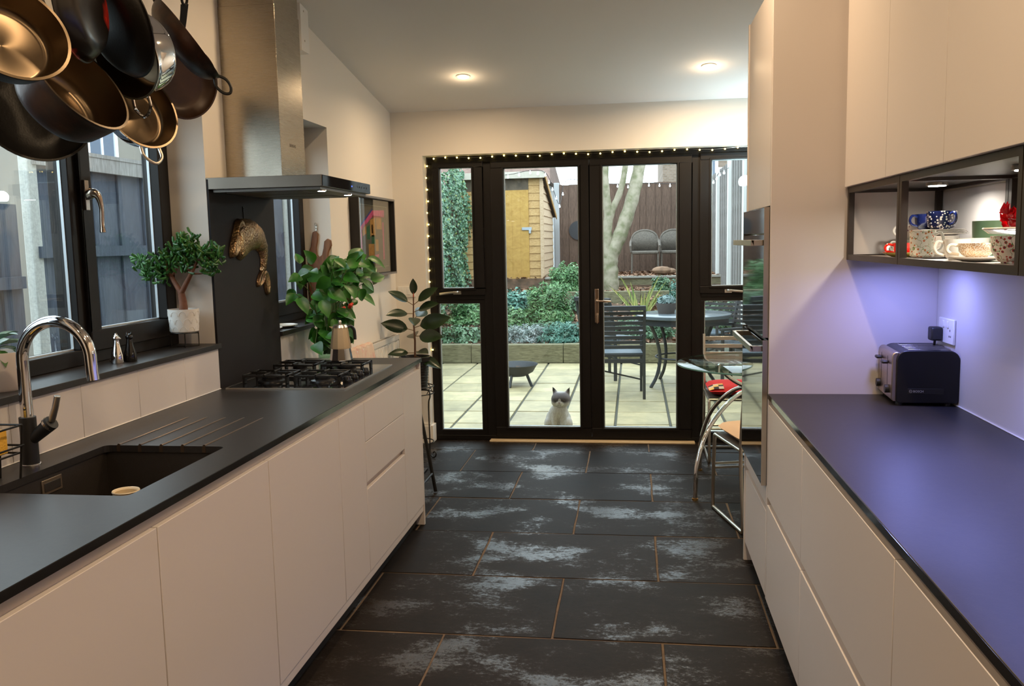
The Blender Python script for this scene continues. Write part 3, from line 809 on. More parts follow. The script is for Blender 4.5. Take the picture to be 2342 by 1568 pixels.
MB().lathe([(.0042, 0), (.0052, 0), (.0052, .0006), (.0042, .0006)], 20, Matrix.Translation((-.048, -TD - .001, .052)) @ Matrix.Rotation(pi / 2, 4, 'X')).box(-.0504, -TD - .0014, .0514, -.0456, -TD - .001, .0526).build('emblem', let, ts)
for x_, y_ in ((-.08, -.1), (.08, -.1), (-.08, .1), (.08, .1)): MB().cyl((x_, y_, -.0003), .012, .012).build('foot', blackpl, ts)
# socket and plug
so = thing('wall_socket', 'white double socket on the wall behind the toaster', 'socket', (1.1185, 3.29, 1.163))
MB().box(-.009, -.075, -.045, 0, .075, .045).build('plate', whitepl, so, bevel=.003)
for y_ in (-.022, .022): MB().box(-.0125, y_ - .007, .012, -.009, y_ + .007, .036).build('switch_rocker', whitepl, so, bevel=.001)
MB().box(-.0095, -.045, .000, -.0088, -.040, .008).box(-.0095, -.052, -.02, -.0088, -.047, -.014).box(-.0095, -.038, -.02, -.0088, -.033, -.014).build('pin_hole', blackpl, so)
pg = thing('mains_plug', 'black mains plug in the socket above the toaster', 'plug', (1.109, 3.335, 1.15))
MB().box(-.040, -.022, -.026, -.0005, .022, .024).build('body', blackpl, pg, bevel=.006)
MB().tube(spline([(-.02, 0, -.024), (-.022, .01, -.06), (-.03, .035, -.10), (-.04, .06, -.17), (-.05, .06, -.235)], 6), .0042, 8).build('cable', blackpl, pg)
# ================================================================== HANGING PANS
rack = thing('pot_rack', 'black iron pot rack hung from the ceiling above the sink', 'rack', (-1.5, 2.3, 2.52))
RZ = 2.52
ends = []
def pan(name, label, p, n, R, depth, Rb, mo, mi=None, hl=.19, kind='strap', loop=False, curve=.5, cat='pan', hmat=None, tilt=0.0, group=None, up=(0, 0, 1)):
    mt = frame_from(p, n, up)
    t = thing(name, label, cat, (0, 0, 0)); t.matrix_world = mt
    th = .003
    pr_o = []; pr_i = []
    N = 10
    for k in range(N + 1):
        u = k / N
        # profile from rim (z=0) to the base (z=-depth): curve 1 = bowl, 0 = straight wall
        if curve > .9: r_ = Rb + (R - Rb) * (cos(u * pi / 2)) ** .9; z_ = -depth * sin(u * pi / 2)
        else:
            r_ = R + (Rb - R) * (u ** (1 + 1.5 * curve)); z_ = -depth * u
            if u > .85: r_ -= (u - .85) * .05 * (1 + curve)
        pr_o.append((r_, z_)); pr_i.append((max(r_ - th, .001), z_ + (th if k == N else 0)))
    outer = [(R + .003, .0), (R + .003, -.003)] + pr_o[1:] + [(0.0005, -depth)]
    inner = [(R + .003, .0), (R - th, .0)] + pr_i[1:] + [(0.0005, -depth + th)]
    MB().lathe(outer, 56).build('body', mo, t, sharp=50)
    MB().lathe(inner, 56).build('interior', mi or mo, t, sharp=50)
    hm = hmat or iron_m
    if kind == 'strap':
        L = hl
        ang = .30
        q = MB()
        pts = [(R - .002, 0, -.018), (R + .03, 0, -.008), (R + .08, 0, .012), (R + L - .035, 0, .030)]
        for a, b, w0, w1 in zip(pts, pts[1:], (.016, .011, .012), (.011, .012, .014)):
            a = Vector(a); b = Vector(b)
            vs = [a + Vector((0, -w0, 0)), a + Vector((0, w0, 0)), b + Vector((0, w1, 0)), b + Vector((0, -w1, 0))]
            vs += [v + Vector((0, 0, .005)) for v in vs]
            q.add(vs, [(0, 1, 2, 3), (7, 6, 5, 4), (0, 4, 5, 1), (1, 5, 6, 2), (2, 6, 7, 3), (3, 7, 4, 0)])
        c = Vector((R + L - .018, 0, .0345))
        q.tube([c + Vector((.020 * cos(a), .010 * sin(a), .002 * cos(a))) for a in [2 * pi * k / 18 for k in range(18)]], .0045, 8, closed=True)
        q.build('handle', hm, t, bevel=.001, seg=1)
        MB().ball((R - .006, .008, -.014), .004, n=5).ball((R - .006, -.008, -.014), .004, n=5).build('rivet', satin_m, t)
        end = mt @ Vector((R + L - .003, 0, .036))
    elif kind == 'loop':
        q = MB(); q.tube(spline([(R - .002, -.035, -.012), (R + .025, -.03, -.004), (R + .045, 0, .004), (R + .025, .03, -.004), (R - .002, .035, -.012)], 6), .0045, 8)
        q.build('handle', hm, t)
        end = mt @ Vector((R + .044, 0, .004))
    if loop:
        if tilt: lp = [(-R + .004, 0, -.016), (-R - .022, 0, -.028), (-R - .050, 0, -.022), (-R - .060, 0, -.006), (-R - .045, 0, .008), (-R - .020, 0, .010), (-R + .003, 0, -.002)]
        else: lp = [(-R + .002, -.032, -.008), (-R - .030, -.030, -.004), (-R - .052, 0, .0), (-R - .030, .030, -.004), (-R + .002, .032, -.008)]
        q = MB(); q.tube(spline(lp, 6), .0048, 8)
        q.build('helper_handle', hm, t)
    ends.append(end)
    return t
S_ = steelv_m
pan('saucepan', 'steel saucepan with its shining inside turned to the viewer, nearest in the hanging cluster', (-1.219, 1.629, 1.95), (.779, -.482, .401), .11, .062, .088, nonstick_m, steel_in, curve=.1, hl=.20, hmat=satin_m)
pan('saute_pan', 'deep pan with steel inside and rust-brown outside in the middle of the hanging cluster', (-1.308, 1.98, 1.913), (.847, -.105, .521), .13, .105, .108, carbon_m, steel_in, curve=.3, hl=.22, hmat=satin_m)
pan('saute_pan', 'steel saute pan with a helper loop, lowest over the window jamb', (-1.482, 2.534, 1.936), (.875, -.394, .281), .12, .060, .098, chrome_m, steel_in, curve=.3, hl=.22, loop=True, hmat=satin_m)
pan('frying_pan', 'black frying pan with a worn brown inside, beside the cooker hood', (-1.514, 2.882, 2.076), (.864, -.446, -.235), .12, .042, .085, carbon_m, copper_in, curve=.5, hl=.17, up=(-.42, 0, 1))
pan('wok', 'two-handled black wok seen edge-on beside the cooker hood', (-1.379, 2.654, 2.167), (.734, .324, .598), .14, .062, .05, carbon_m, carbon_m, curve=1, kind='loop', loop=True, tilt=1.45)
pan('skillet', 'black skillet with chipped red enamel at the top edge of the photo', (-1.323, 1.999, 2.096), (-.979, -.197, -.045), .13, .045, .095, redenam_m, nonstick_m, curve=.4, hl=.2)
pan('frying_pan', 'black speckled frying pan showing its underside, above the chrome pot', (-1.34, 2.218, 2.109), (.509, .789, .344), .14, .045, .10, nonstick_m, nonstick_m, curve=.5, hl=.22)
pan('cooking_pot', 'mirror-bright chrome pot half hidden behind the speckled frying pan', (-1.425, 2.365, 2.058), (-.294, -.9, -.322), .12, .10, .105, chrome_m, steel_in, curve=.4, kind='loop', loop=True, cat='pot', hmat=chrome_m)
pan('wok', 'large black wok hanging lowest at the left of the cluster', (-1.656, 2.281, 1.921), (.805, -.551, .219), .16, .055, .09, nonstick_m, nonstick_m, curve=.6, hl=.22)
pan('frying_pan', 'black frying pan peeping out below the nearest saucepan', (-1.512, 2.012, 2.032), (.824, -.442, .355), .12, .04, .09, nonstick_m, nonstick_m, curve=.4, hl=.22)
# colander with real holes
mt = frame_from((-1.80, 2.78, 2.007), (.502, -.693, .516))
t = thing('colander', 'dark steel colander with rows of holes below the cluster', 'colander', (0, 0, 0)); t.matrix_world = mt
R = .115
prof = [(R * cos(a), -R * .8 * sin(a)) for a in [pi / 2 * k / 17 for k in range(17)]] + [(.01, -R * .8)]
MB().lathe(prof, 80, None, lambda i, j: (i % 2 == 1 and j % 2 == 1 and 2 < i < 15)).build('perforated_bowl', M('dark_steel', (.22, .2, .2), .25, .9), t)
MB().tube([(R * cos(a), R * sin(a), 0) for a in [2 * pi * k / 40 for k in range(40)]], .004, 8, closed=True).build('rim', satin_m, t)
MB().tube(spline([(R, -.03, 0), (R + .03, -.02, 0), (R + .03, .02, 0), (R, .03, 0)], 6), .0035, 8).build('handle', satin_m, t)
ends.append(mt @ Vector((R + .033, 0, 0)))
# lid with knob
mt = frame_from((-1.90, 2.42, 1.99), (.973, .061, -.222))
t = thing('pan_lid', 'steel-rimmed lid with a rod knob at the left edge', 'lid', (0, 0, 0)); t.matrix_world = mt
MB().lathe([(.085, 0), (.088, .002), (.088, .006), (.07, .012), (.03, .020), (0, .022)], 40).build('dome', steelv_m, t)
MB().cyl((0, 0, .022), .004, .03).cyl((0, 0, .052), .009, .006).build('knob', satin_m, t)
MB().tube(spline([(.085, -.012, .003), (.11, 0, .003), (.085, .012, .003)], 5), .002, 6).build('hanging_loop', satin_m, t)
ends.append(mt @ Vector((.106, 0, .003)))

ox, oy, oz = -1.5, 2.3, 2.52
fm = MB()
xa, xb, ya, yb = -1.98 - ox, -.98 - ox, 1.45 - oy, 3.15 - oy
xa = -1.76 - ox
fm.tube([(xa, ya, 0), (xb, ya, 0), (xb, yb, 0), (xa, yb, 0)], .008, 8, closed=True)
fm.build('rack_frame', iron_m, rack)
for e in ends:
    ex_, ey_, ez_ = e.x - ox, e.y - oy, e.z - oz
    MB().tube([(xa, ey_, 0), (xb, ey_, 0)], .005, 8).build('cross_bar', iron_m, rack)
    hk = [(ex_, ey_ - .008, -.004), (ex_, ey_ + .0, .008), (ex_, ey_ + .009, 0), (ex_, ey_ + .009, ez_ * .5), (ex_, ey_ + .004, ez_ + .012), (ex_, ey_, ez_ - .006), (ex_, ey_ - .010, ez_ - .002), (ex_, ey_ - .012, ez_ + .010)]
    MB().tube(spline(hk, 4), .0025, 6).build('hook', satin_m, rack)
for x_ in (xa, xb):
    for y_ in (ya, yb):
        zc = CEIL(y_ + oy) - oz
        MB().tube([(x_, y_, 0), (x_, y_, zc - .002)], .003, 6).build('hanging_rod', iron_m, rack)
# ================================================================== PLANTS AND SMALL THINGS
def leaf_mb(L, Wd, fold=.25, droop=.3, n=8, shape=1.0, wave=0):
    """pointed leaf along +x, arching down"""
    mb = MB(); vs = []
    for i in range(n + 1):
        t = i / n
        w = Wd * .5 * (sin(pi * t ** shape)) ** .85 if 0 < t < 1 else 0.0004
        x = L * t; z = -droop * L * t * t
        f = fold * w + wave * sin(t * 9) * Wd
        vs += [(x, -w, z + f), (x, -w * .5, z + f * .35), (x, 0, z), (x, w * .5, z + f * .35), (x, w, z + f)]
    fs = []
    for i in range(n):
        for j in range(4): fs.append((i * 5 + j, i * 5 + j + 1, (i + 1) * 5 + j + 1, (i + 1) * 5 + j))
    mb.add(vs, fs)
    return mb
def orient(direction, roll=0, up=(0, 0, 1)):
    x = Vector(direction).normalized(); u = Vector(up)
    if abs(x.dot(u)) > .97: u = Vector((0, 1, 0))
    z = (u - x * u.dot(x)).normalized(); y = z.cross(x)
    mt = Matrix((x, y, z)).transposed().to_4x4()
    return mt @ Matrix.Rotation(roll, 4, 'X')
def place(proto, parent, p, d, s=1, roll=0, up=(0, 0, 1)):
    o = proto.copy(); C.objects.link(o); o.parent = parent
    o.matrix_local = Matrix.Translation(p) @ orient(d, roll, up) @ Matrix.Scale(s, 4)
    return o

poth_m = make_leaf('pothos_leaf', (0.008, 0.070, 0.006), (0.05, 0.24, 0.018), .42, 9)
ficus_m = make_leaf('rubber_leaf', (0.008, 0.020, 0.009), (0.022, 0.050, 0.014), .28, 5)
jade_m = make_leaf('jade_leaf', (0.010, 0.060, 0.008), (0.045, 0.17, 0.022), .45, 30)
stem_m = M('green_stem', (.10, .14, .03), .5)
bark_m = M('jade_bark', (.20, .075, .035), .7, var=.4, vs=40, bp=.3)

# --- pothos on the worktop, in a glass jar with water behind the moka pot
PO = Vector((-1.62, 4.42, .9105))
t = thing('pothos_plant', 'lush trailing green plant in a glass jar behind the coffee pot', 'plant', PO)
MB().lathe([(.0, .002), (.045, .002), (.05, .01), (.05, .14), (.047, .142), (.046, .138), (.046, .012), (0, .008)], 32).build('jar', clearglass, t)
MB().lathe([(0, .0085), (.0445, .0125), (.0445, .09), (0, .09)], 24).build('water', make_glass('water', (.82, .92, .85), 1.33), t)
pl1 = leaf_mb(.088, .062, .25, .35, 8, .72).build('leaf', poth_m, t)
lv = [pl1]
R1 = random.Random(5)
stems = MB()
centers = []
def ppos():
    # crown distribution: wide bushy top leaning to the window, narrow lower trail
    while True:
        dy = R1.uniform(-.27, .50); dz = R1.uniform(.10, .56); dx = R1.uniform(-.13, .17)
        top = .18 + .0 * dy
        if dz > .33:
            if dy > .33 and dz < .38: continue
            if abs(dy - .02) < .46 and (dz < .535): return Vector((dx, dy, dz))
        else:
            if abs(dy - .03) < .17 + .25 * max(0, dz - .2): return Vector((dx * .6, dy, dz))
pts = []
for k in range(165):
    p = ppos()
    d = Vector((R1.uniform(-.2, 1.0), p.y * 1.6 + R1.uniform(-.6, .6), R1.uniform(-.7, .5) + (p.z - .35) * 1.2))
    sc_ = R1.uniform(.75, 1.25)
    if k == 0: pl1.matrix_local = Matrix.Translation(p) @ orient(d, R1.uniform(-.5, .5)) @ Matrix.Scale(sc_, 4)
    else: place(pl1, t, p, d, sc_, R1.uniform(-.5, .5), (.45, -.6, .55))
    if k % 3 == 0:
        q = Vector((0, .01, .14)) + Vector((p.x, p.y, p.z - .14)) * .45 + Vector((0, 0, .05))
        stems.tube(spline([(R1.uniform(-.02, .02), R1.uniform(-.02, .02), .03), (p.x * .2, p.y * .15, .14), q, p], 4), .0022, 5)
for (p, d, s_) in (((.02, .40, .44), (.2, 1, -.2), 1.25), ((.05, .33, .50), (.3, .7, .9), 1.6), ((.06, .30, .42), (.4, .9, .2), 1.6), ((.0, .20, .12), (.3, .6, -.3), .9), ((-.02, -.12, .10), (.5, -.8, -.25), 1.1), ((0, .26, .17), (.1, .35, -.9), 1.2)):
    place(pl1, t, Vector(p), d, s_, .1, (.3, -.85, .3))
    stems.tube(spline([(0, 0, .1), (p[0] * .5, p[1] * .4, .25), p], 5), .0022, 5)
stems.build('stems', stem_m, t)
for p in ((.10, -.02, .27), (.12, .05, .285), (.11, .07, .275)):
    MB().ball(p, .011, n=6).ball((p[0] + .006, p[1] + .012, p[2] + .006), .008, n=6).build('berry', M('red_berry', (.7, .05, .02), .3) if 'red_berry' not in bpy.data.materials else bpy.data.materials['red_berry'], t)

# --- jade plant on its stand
JP = Vector((-1.852, 3.375, 1.1072))
st = thing('plant_stand', 'low black wire stand under the white scale-pattern pot', 'plant stand', JP)
w_ = MB(); r_ = .054
w_.tube([(r_ * cos(2 * pi * k / 28), r_ * sin(2 * pi * k / 28), .060) for k in range(28)], .0022, 6, closed=True)
for a in (0.5, 0.5 + pi / 2, 0.5 + pi, .5 - pi / 2): w_.tube([(r_ * cos(a), r_ * sin(a), .060), (r_ * cos(a), r_ * sin(a), .0024), (0, 0, .0024)], .0022, 6)
for a in (0.5, .5 + pi / 2): w_.tube([(r_ * cos(a), r_ * sin(a), .055), (-r_ * cos(a), -r_ * sin(a), .055)], .002, 6)
w_.build('wire_frame', iron_m, st)
jt = thing('jade_plant', 'bushy finger-leaved jade plant in a white scale-pattern pot', 'plant', JP + Vector((0, 0, .0575)))
pot = MB().lathe([(0, 0), (.048, 0), (.056, .008), (.062, .098), (.062, .1), (.058, .1), (.056, .085), (0, .085)], 40).build('pot', M('white_relief_pot', (.72, .70, .66), .45), jt)
sc_mb = MB()
for row in range(3):
    for k in range(11):
        a0 = 2 * pi * (k + .5 * (row % 2)) / 11; z0 = .010 + row * .031
        rr_ = .0558 + .006 * (z0 / .1)
        ring = []
        for q in range(13):
            th = pi * q / 12
            aa = a0 + .25 * cos(th); zz = z0 + .020 * sin(th)
            ring.append(((rr_ + zz * .012) * cos(aa), (rr_ + zz * .012) * sin(aa), zz))
        sc_mb.tube(ring, .0013, 5)
sc_mb.build('scale_relief', bpy.data.materials['white_relief_pot'], jt)
MB().disc(.0565, .086, 24).build('soil', M('soil', (.03, .02, .012), .9, bp=.5), jt)
br = MB()
def br_path(p, r0, r1, n=5):
    s_ = spline(p, n); br.tube(s_, [r0 + (r1 - r0) * i / (len(s_) - 1) for i in range(len(s_))], 10)
B0 = Vector((0, 0, .08))
fork = Vector((-.004, 0, .165))
br_path([B0, (.002, 0, .12), fork], .019, .014)
tips = []
def branch(a, b, c, r0, r1): br_path([a, b, c], r0, r1)
L1 = Vector((-.055, .02, .235)); L2 = Vector((-.115, .02, .265)); L3 = Vector((-.16, .0, .28))
R1_ = Vector((.05, -.01, .245)); R2_ = Vector((.075, 0, .30)); R3_ = Vector((.14, .01, .31))
branch(fork, (-.03, .01, .2), L1, .012, .009); branch(L1, (-.08, .02, .25), L2, .008, .005); branch(L2, (-.14, .01, .275), L3, .005, .003)
branch(L1, (-.06, .0, .265), (-.055, -.01, .30), .006, .004); branch(L1, (-.03, .01, .255), (-.01, .0, .275), .006, .003)
branch(fork, (.02, -.005, .2), R1_, .012, .009); branch(R1_, (.06, 0, .27), R2_, .008, .005); branch(R1_, (.03, 0, .27), (.015, 0, .305), .007, .004)
branch(R2_, (.11, 0, .305), R3_, .004, .003); branch(R1_, (.09, 0, .245), (.125, 0, .255), .004, .003)
br.build('trunk', bark_m, jt)
fol = MB(); RJ = random.Random(3)
clusters = [(L3, .045, 22), (L2, .05, 24), (Vector((-.085, .02, .285)), .05, 26), (Vector((-.13, .03, .255)), .04, 16), (Vector((-.055, 0, .30)), .045, 22), (Vector((-.085, 0, .235)), .035, 14),
            (Vector((.01, 0, .32)), .045, 26), (Vector((.04, .0, .35)), .045, 26), (Vector((.03, 0, .385)), .035, 18), (R2_ + Vector((0, 0, .02)), .045, 24), (Vector((.015, 0, .28)), .04, 18),
            (R3_, .045, 20), (Vector((.16, 0, .335)), .03, 10), (Vector((.13, 0, .262)), .035, 16), (Vector((.10, 0, .33)), .03, 12), (Vector((-.005, .02, .35)), .04, 16)]
for c, r, n in clusters:
    for k in range(int(n * 2.4)):
        d = Vector((RJ.gauss(0, 1), RJ.gauss(0, .8), RJ.gauss(.45, .8))).normalized()
        p = c + Vector((RJ.uniform(-1, 1), RJ.uniform(-1, 1), RJ.uniform(-1, 1))) * r * .8
        l_ = RJ.uniform(.019, .033)
        q = p + d * l_ * .55; e_ = p + d * l_ + Vector((0, 0, .004))
        fol.tube([p, q, e_], [.0022, .0060, .0046], 6, flat=.75)
tag_f = fol.build('foliage', jade_m, jt); tag_f['kind'] = 'stuff'

# --- orchid-like plant in the big white pot at the left edge
op = thing('succulent_plant', 'grey-green broad-leaved plant in a plain white pot at the left edge', 'plant', (-1.862, 2.315, 1.1072))
MB().lathe([(0, 0), (.062, 0), (.066, .006), (.074, .112), (.074, .114), (.069, .114), (.067, .10), (0, .10)], 40).build('pot', M('satin_white_pot', (.66, .60, .56), .5), op)
sage_m = make_leaf('sage_leaf', (.10, .22, .16), (.30, .42, .36), .4, 8)
l0 = leaf_mb(.085, .045, .5, .25, 8, .9)
lp = l0.build('leaf', sage_m, op)
for k, (d, s_, z_) in enumerate((((1, .5, .35), 1, .13), ((.6, -.9, .3), 1, .13), ((-.2, 1, .4), 1, .13), ((.8, .8, -.1), .8, .125), ((.9, -.1, .5), .9, .145), ((0.1, -1, .1), 1, .12), ((-.8, .2, .3), 1, .13), ((.35, .9, .5), .8, .15))):
    if k == 0: lp.matrix_local = Matrix.Translation((0, 0, z_)) @ orient(d)
    else: place(lp, op, Vector((0, 0, z_)), d, s_)
dk = leaf_mb(.05, .03, .4, .6, 6, .9).build('leaf', jade_m, op)
dk.matrix_local = Matrix.Translation((.03, .02, .12)) @ orient((.8, .6, -.4))
place(dk, op, Vector((.03, -.03, .12)), (.8, -.5, -.4)); place(dk, op, Vector((.0, .03, .125)), (.2, .9, -.1))
MB().tube([(0, 0, .09), (0, 0, .14)], .006, 8).build('stem', stem_m, op)

# --- salt and pepper cats
def catshaker(label, mat, x, y, rz):
    c = thing('cat_figurine', label, 'figurine', (x, y, 1.1072), rz)
    mb = MB().lathe([(0, 0), (.021, 0), (.023, .006), (.021, .03), (.014, .058), (.0105, .075), (.010, .082), (.0, .084)], 24)
    mb.ball((0, 0, .090), .0135, 1, .95, .9, n=8)
    mb.build('body', mat, c)
    e_ = MB()
    for s_ in (-1, 1): e_.lathe([(.005, 0), (.0002, .012)], 8, Matrix.Translation((0, s_ * .008, .098)) @ Matrix.Rotation(-s_ * .25, 4, 'X'))
    e_.ball((.013, 0, .088), .004, n=5).tube(spline([(-.015, 0, .006), (-.026, .01, .008), (-.02, .022, .01), (.0, .025, .009)], 5), .004, 7)
    e_.build('ears_and_tail', mat, c)
    return c
catshaker('small chrome cat figurine on the black sill', chrome_m, -1.846, 2.882, .4)
catshaker('small black cat figurine standing behind the chrome one', M('black_glaze', (.008, .008, .009), .08), -1.822, 2.925, -.3)
tag(MB().cyl((-1.83, 2.70, 1.1072), .012, .013, 16).build('sink_plug', blackpl, bevel=.002), 'small black plug lying on the sill behind the tap', 'plug')

# --- fish mould on the splash panel
fm_ = thing('fish_mould', 'antique metal fish mould hanging on the black splash panel', 'mould', (WL + .011, 3.8, 1.472))
cl = [Vector((a - 3.8, b - 1.5)) for a, b in ((3.665, 1.55), (3.72, 1.555), (3.79, 1.59), (3.86, 1.60), (3.93, 1.585), (3.975, 1.54), (3.985, 1.49), (3.98, 1.445), (3.965, 1.42))]
wd = [.012, .078, .083, .072, .058, .042, .030, .025, .028]
dp = [.012, .03, .036, .036, .032, .026, .02, .014, .008]
prof_n = 12; vs = []; fs = []
sp = []; m_ = 5
def lerp(a, b, t): return a + (b - a) * t
for i in range(len(cl) - 1):
    for k in range(m_): sp.append((cl[i].lerp(cl[i + 1], k / m_), lerp(wd[i], wd[i + 1], k / m_), lerp(dp[i], dp[i + 1], k / m_)))
sp.append((cl[-1], wd[-1], dp[-1]))
for i, (c_, w_, d_) in enumerate(sp):
    a = sp[max(i - 1, 0)][0]; b = sp[min(i + 1, len(sp) - 1)][0]; tg = (b - a).normalized(); nn = Vector((-tg.y, tg.x))
    sc1 = .0022 * (i % 2)
    for j in range(prof_n + 1):
        u = -1 + 2 * j / prof_n
        q = c_ + nn * w_ * u
        h_ = d_ * math.sqrt(max(0, 1 - u * u)) + .002 + sc1 * (1 if j % 2 else 0)
        vs.append((h_, q.x, q.y))
for i in range(len(sp) - 1):
    for j in range(prof_n): fs.append((i * (prof_n + 1) + j, i * (prof_n + 1) + j + 1, (i + 1) * (prof_n + 1) + j + 1, (i + 1) * (prof_n + 1) + j))
def scale_bump(m):
    t = m.node_tree; b = t.nodes['Principled BSDF']
    vo = t.nodes.new('ShaderNodeTexVoronoi'); vo.inputs['Scale'].default_value = 95
    t.links.new(coord(t, 'Object', (1, 1.3, 1)), vo.inputs['Vector']); bump(t, b, vo.outputs['Distance'], .5, .004)
bronze = M('antique_bronze', (.50, .34, .17), .33, .9, col2=(.16, .09, .06), vs=14, bp=.10, bs=160)
scale_bump(bronze)
mb = MB().add(vs, fs)
hz = [(.012, -.135 + .001, .05)]
mb.build('body', bronze, fm_)
fm_parts = []
# open gaping mouth, fins and tail lobes as raised shells
def shell(outline, d_, rim=.9):
    cx_ = sum(a for a, b in outline) / len(outline); cy_ = sum(b for a, b in outline) / len(outline)
    n = len(outline); v2 = []
    for k_, (s_, h_) in enumerate(((1, .001), (.93, d_ * .75), (.8, d_), (.45, d_ * .55))):
        for a, b in outline: v2.append((h_ + .001, cx_ + (a - cx_) * s_, cy_ + (b - cy_) * s_))
    f2 = []
    for k_ in range(3):
        for j in range(n): f2.append((k_ * n + j, k_ * n + (j + 1) % n, (k_ + 1) * n + (j + 1) % n, (k_ + 1) * n + j))
    f2.append(tuple(3 * n + j for j in range(n)))
    return v2, f2
def tr(pts): return [(a - 3.8, b - 1.5) for a, b in pts]
MB().add(*shell(tr([(3.73, 1.675), (3.762, 1.668), (3.775, 1.64), (3.76, 1.59), (3.70, 1.53), (3.655, 1.485), (3.632, 1.50), (3.64, 1.55), (3.685, 1.61), (3.70, 1.65)]), .03)).build('mouth', bronze, fm_, sharp=180).modifiers.new('s', 'SUBSURF').levels = 2
MB().add(*shell(tr([(3.965, 1.44), (3.935, 1.425), (3.895, 1.385), (3.90, 1.345), (3.93, 1.36), (3.968, 1.375), (3.985, 1.40)]), .018)).build('tail_lobe', bronze, fm_, sharp=180).modifiers.new('s', 'SUBSURF').levels = 2
tl = MB()
tl.add(*shell(tr([(3.955, 1.425), (3.98, 1.375), (3.985, 1.32), (4.015, 1.30), (4.035, 1.34), (4.025, 1.40), (4.0, 1.44)]), .018))
tl.build('tail_lobe', bronze, fm_, sharp=180).modifiers.new('s', 'SUBSURF').levels = 2
MB().ball((.033, -.100, .012), .009, .6, 1, 1, n=6).build('eye', bronze, fm_)
MB().tube([(.002, .0, .13), (.002, 0, .215), (.006, 0, .218)], .0018, 6).box(0, -.004, .20, .003, .004, .225).build('hook', iron_m, fm_)
MB().tube(spline([(.003, -.03, .14), (.006, 0, .155), (.003, .03, .138)], 4), .002, 6).build('hanging_wire', iron_m, fm_)

# --- moka pot
mk = thing('moka_pot', 'cream and chrome stovetop coffee pot on the far burner', 'coffee pot', (-1.405, 4.02, .9610), rz=radians(20))
mp_ = M('cream_enamel', (.42, .32, .20), .25)
MB().lathe([(0, 0), (.052, 0), (.055, .004), (.047, .056), (.047, .060), (0, .060)], 10).build('base', chrome_m, mk, sharp=20)
MB().lathe([(.049, .058), (.050, .066), (.036, .162), (.030, .166), (.0, .170)], 10).build('jug', mp_, mk, sharp=20)
MB().lathe([(.037, .160), (.030, .172), (0, .180)], 24).ball((0, 0, .186), .009, n=6).build('lid', satin_m, mk)
MB().tube(spline([(.030, .012, .158), (.050, .02, .162), (.066, .026, .145), (.070, .028, .115), (.070, .028, .095)], 5), .0075, 8, flat=1.3).build('handle', blackpl, mk)
MB().poly([(-.03, .150), (-.052, .166), (-.034, .164)], .012, Matrix.Translation((0, .006, 0)) @ Matrix.Rotation(pi / 2, 4, 'X')).build('spout', mp_, mk)

# plates on the second sill
for k, (y_, z_, r_, lab) in enumerate(((4.36, 1.0893, .085, 'white plate lying on the far sill'), (4.22, 1.0893, .06, 'small white saucer at the panel end of the far sill'))):
    tag(MB().lathe([(0, z_), (r_ * .6, z_), (r_, z_ + .012), (r_, z_ + .015), (r_ * .6, z_ + .005), (0, z_ + .004)], 32, Matrix.Translation((-1.845, y_, 0))).build('plate', porcelain), lab, 'plate')

# chopping board with two horn handles, hanging on the window reveal
def ribbon(pts, ws, th, mt):
    vs = []; n = len(pts)
    L_, R_ = [], []
    for i, (p, w_) in enumerate(zip(pts, ws)):
        a = Vector(pts[max(i - 1, 0)]); b = Vector(pts[min(i + 1, n - 1)]); tg = (b - a).normalized(); nn = Vector((-tg.y, tg.x))
        L_.append(Vector(p) + nn * w_); R_.append(Vector(p) - nn * w_)
    return L_ + R_[::-1]
cb = thing('chopping_board', 'brown wooden board with two horn-like handles on the window reveal', 'chopping board', (-1.845, 4.994, 1.36))
woodb = make_wood('walnut', (.12, .045, .018), (.30, .13, .055), (14, 1, 1.5), .5)
mtb = Matrix.Rotation(pi / 2, 4, 'X')
out = [(-.062, -.20), (.062, -.20), (.075, -.15), (.075, .0), (.060, .055), (.048, .085), (.055, .12), (.075, .155), (.072, .185), (.050, .196), (.030, .18), (.024, .14), (.012, .10), (-.004, .088), (-.018, .10), (-.020, .14), (-.010, .185), (-.006, .225), (-.020, .243), (-.040, .235), (-.046, .20), (-.055, .15), (-.072, .11), (-.075, .05), (-.078, -.02), (-.078, -.15)]
MB().poly([(a, b) for a, b in out], .016, mtb).build('board', woodb, cb, bevel=.004)
tag(MB().box(-1.868, 4.988, 1.605, -1.858, 4.9945, 1.635).tube(spline([(-1.863, 4.989, 1.622), (-1.863, 4.978, 1.612), (-1.863, 4.976, 1.600), (-1.863, 4.986, 1.592)], 4), .002, 6).tube(spline([(-1.863, 4.989, 1.628), (-1.870, 4.984, 1.642), (-1.863, 4.982, 1.65), (-1.856, 4.984, 1.642), (-1.863, 4.989, 1.628)], 4), .0015, 6).build('wall_hook', satin_m), 'little wire hook holding the horned chopping board', 'hook')

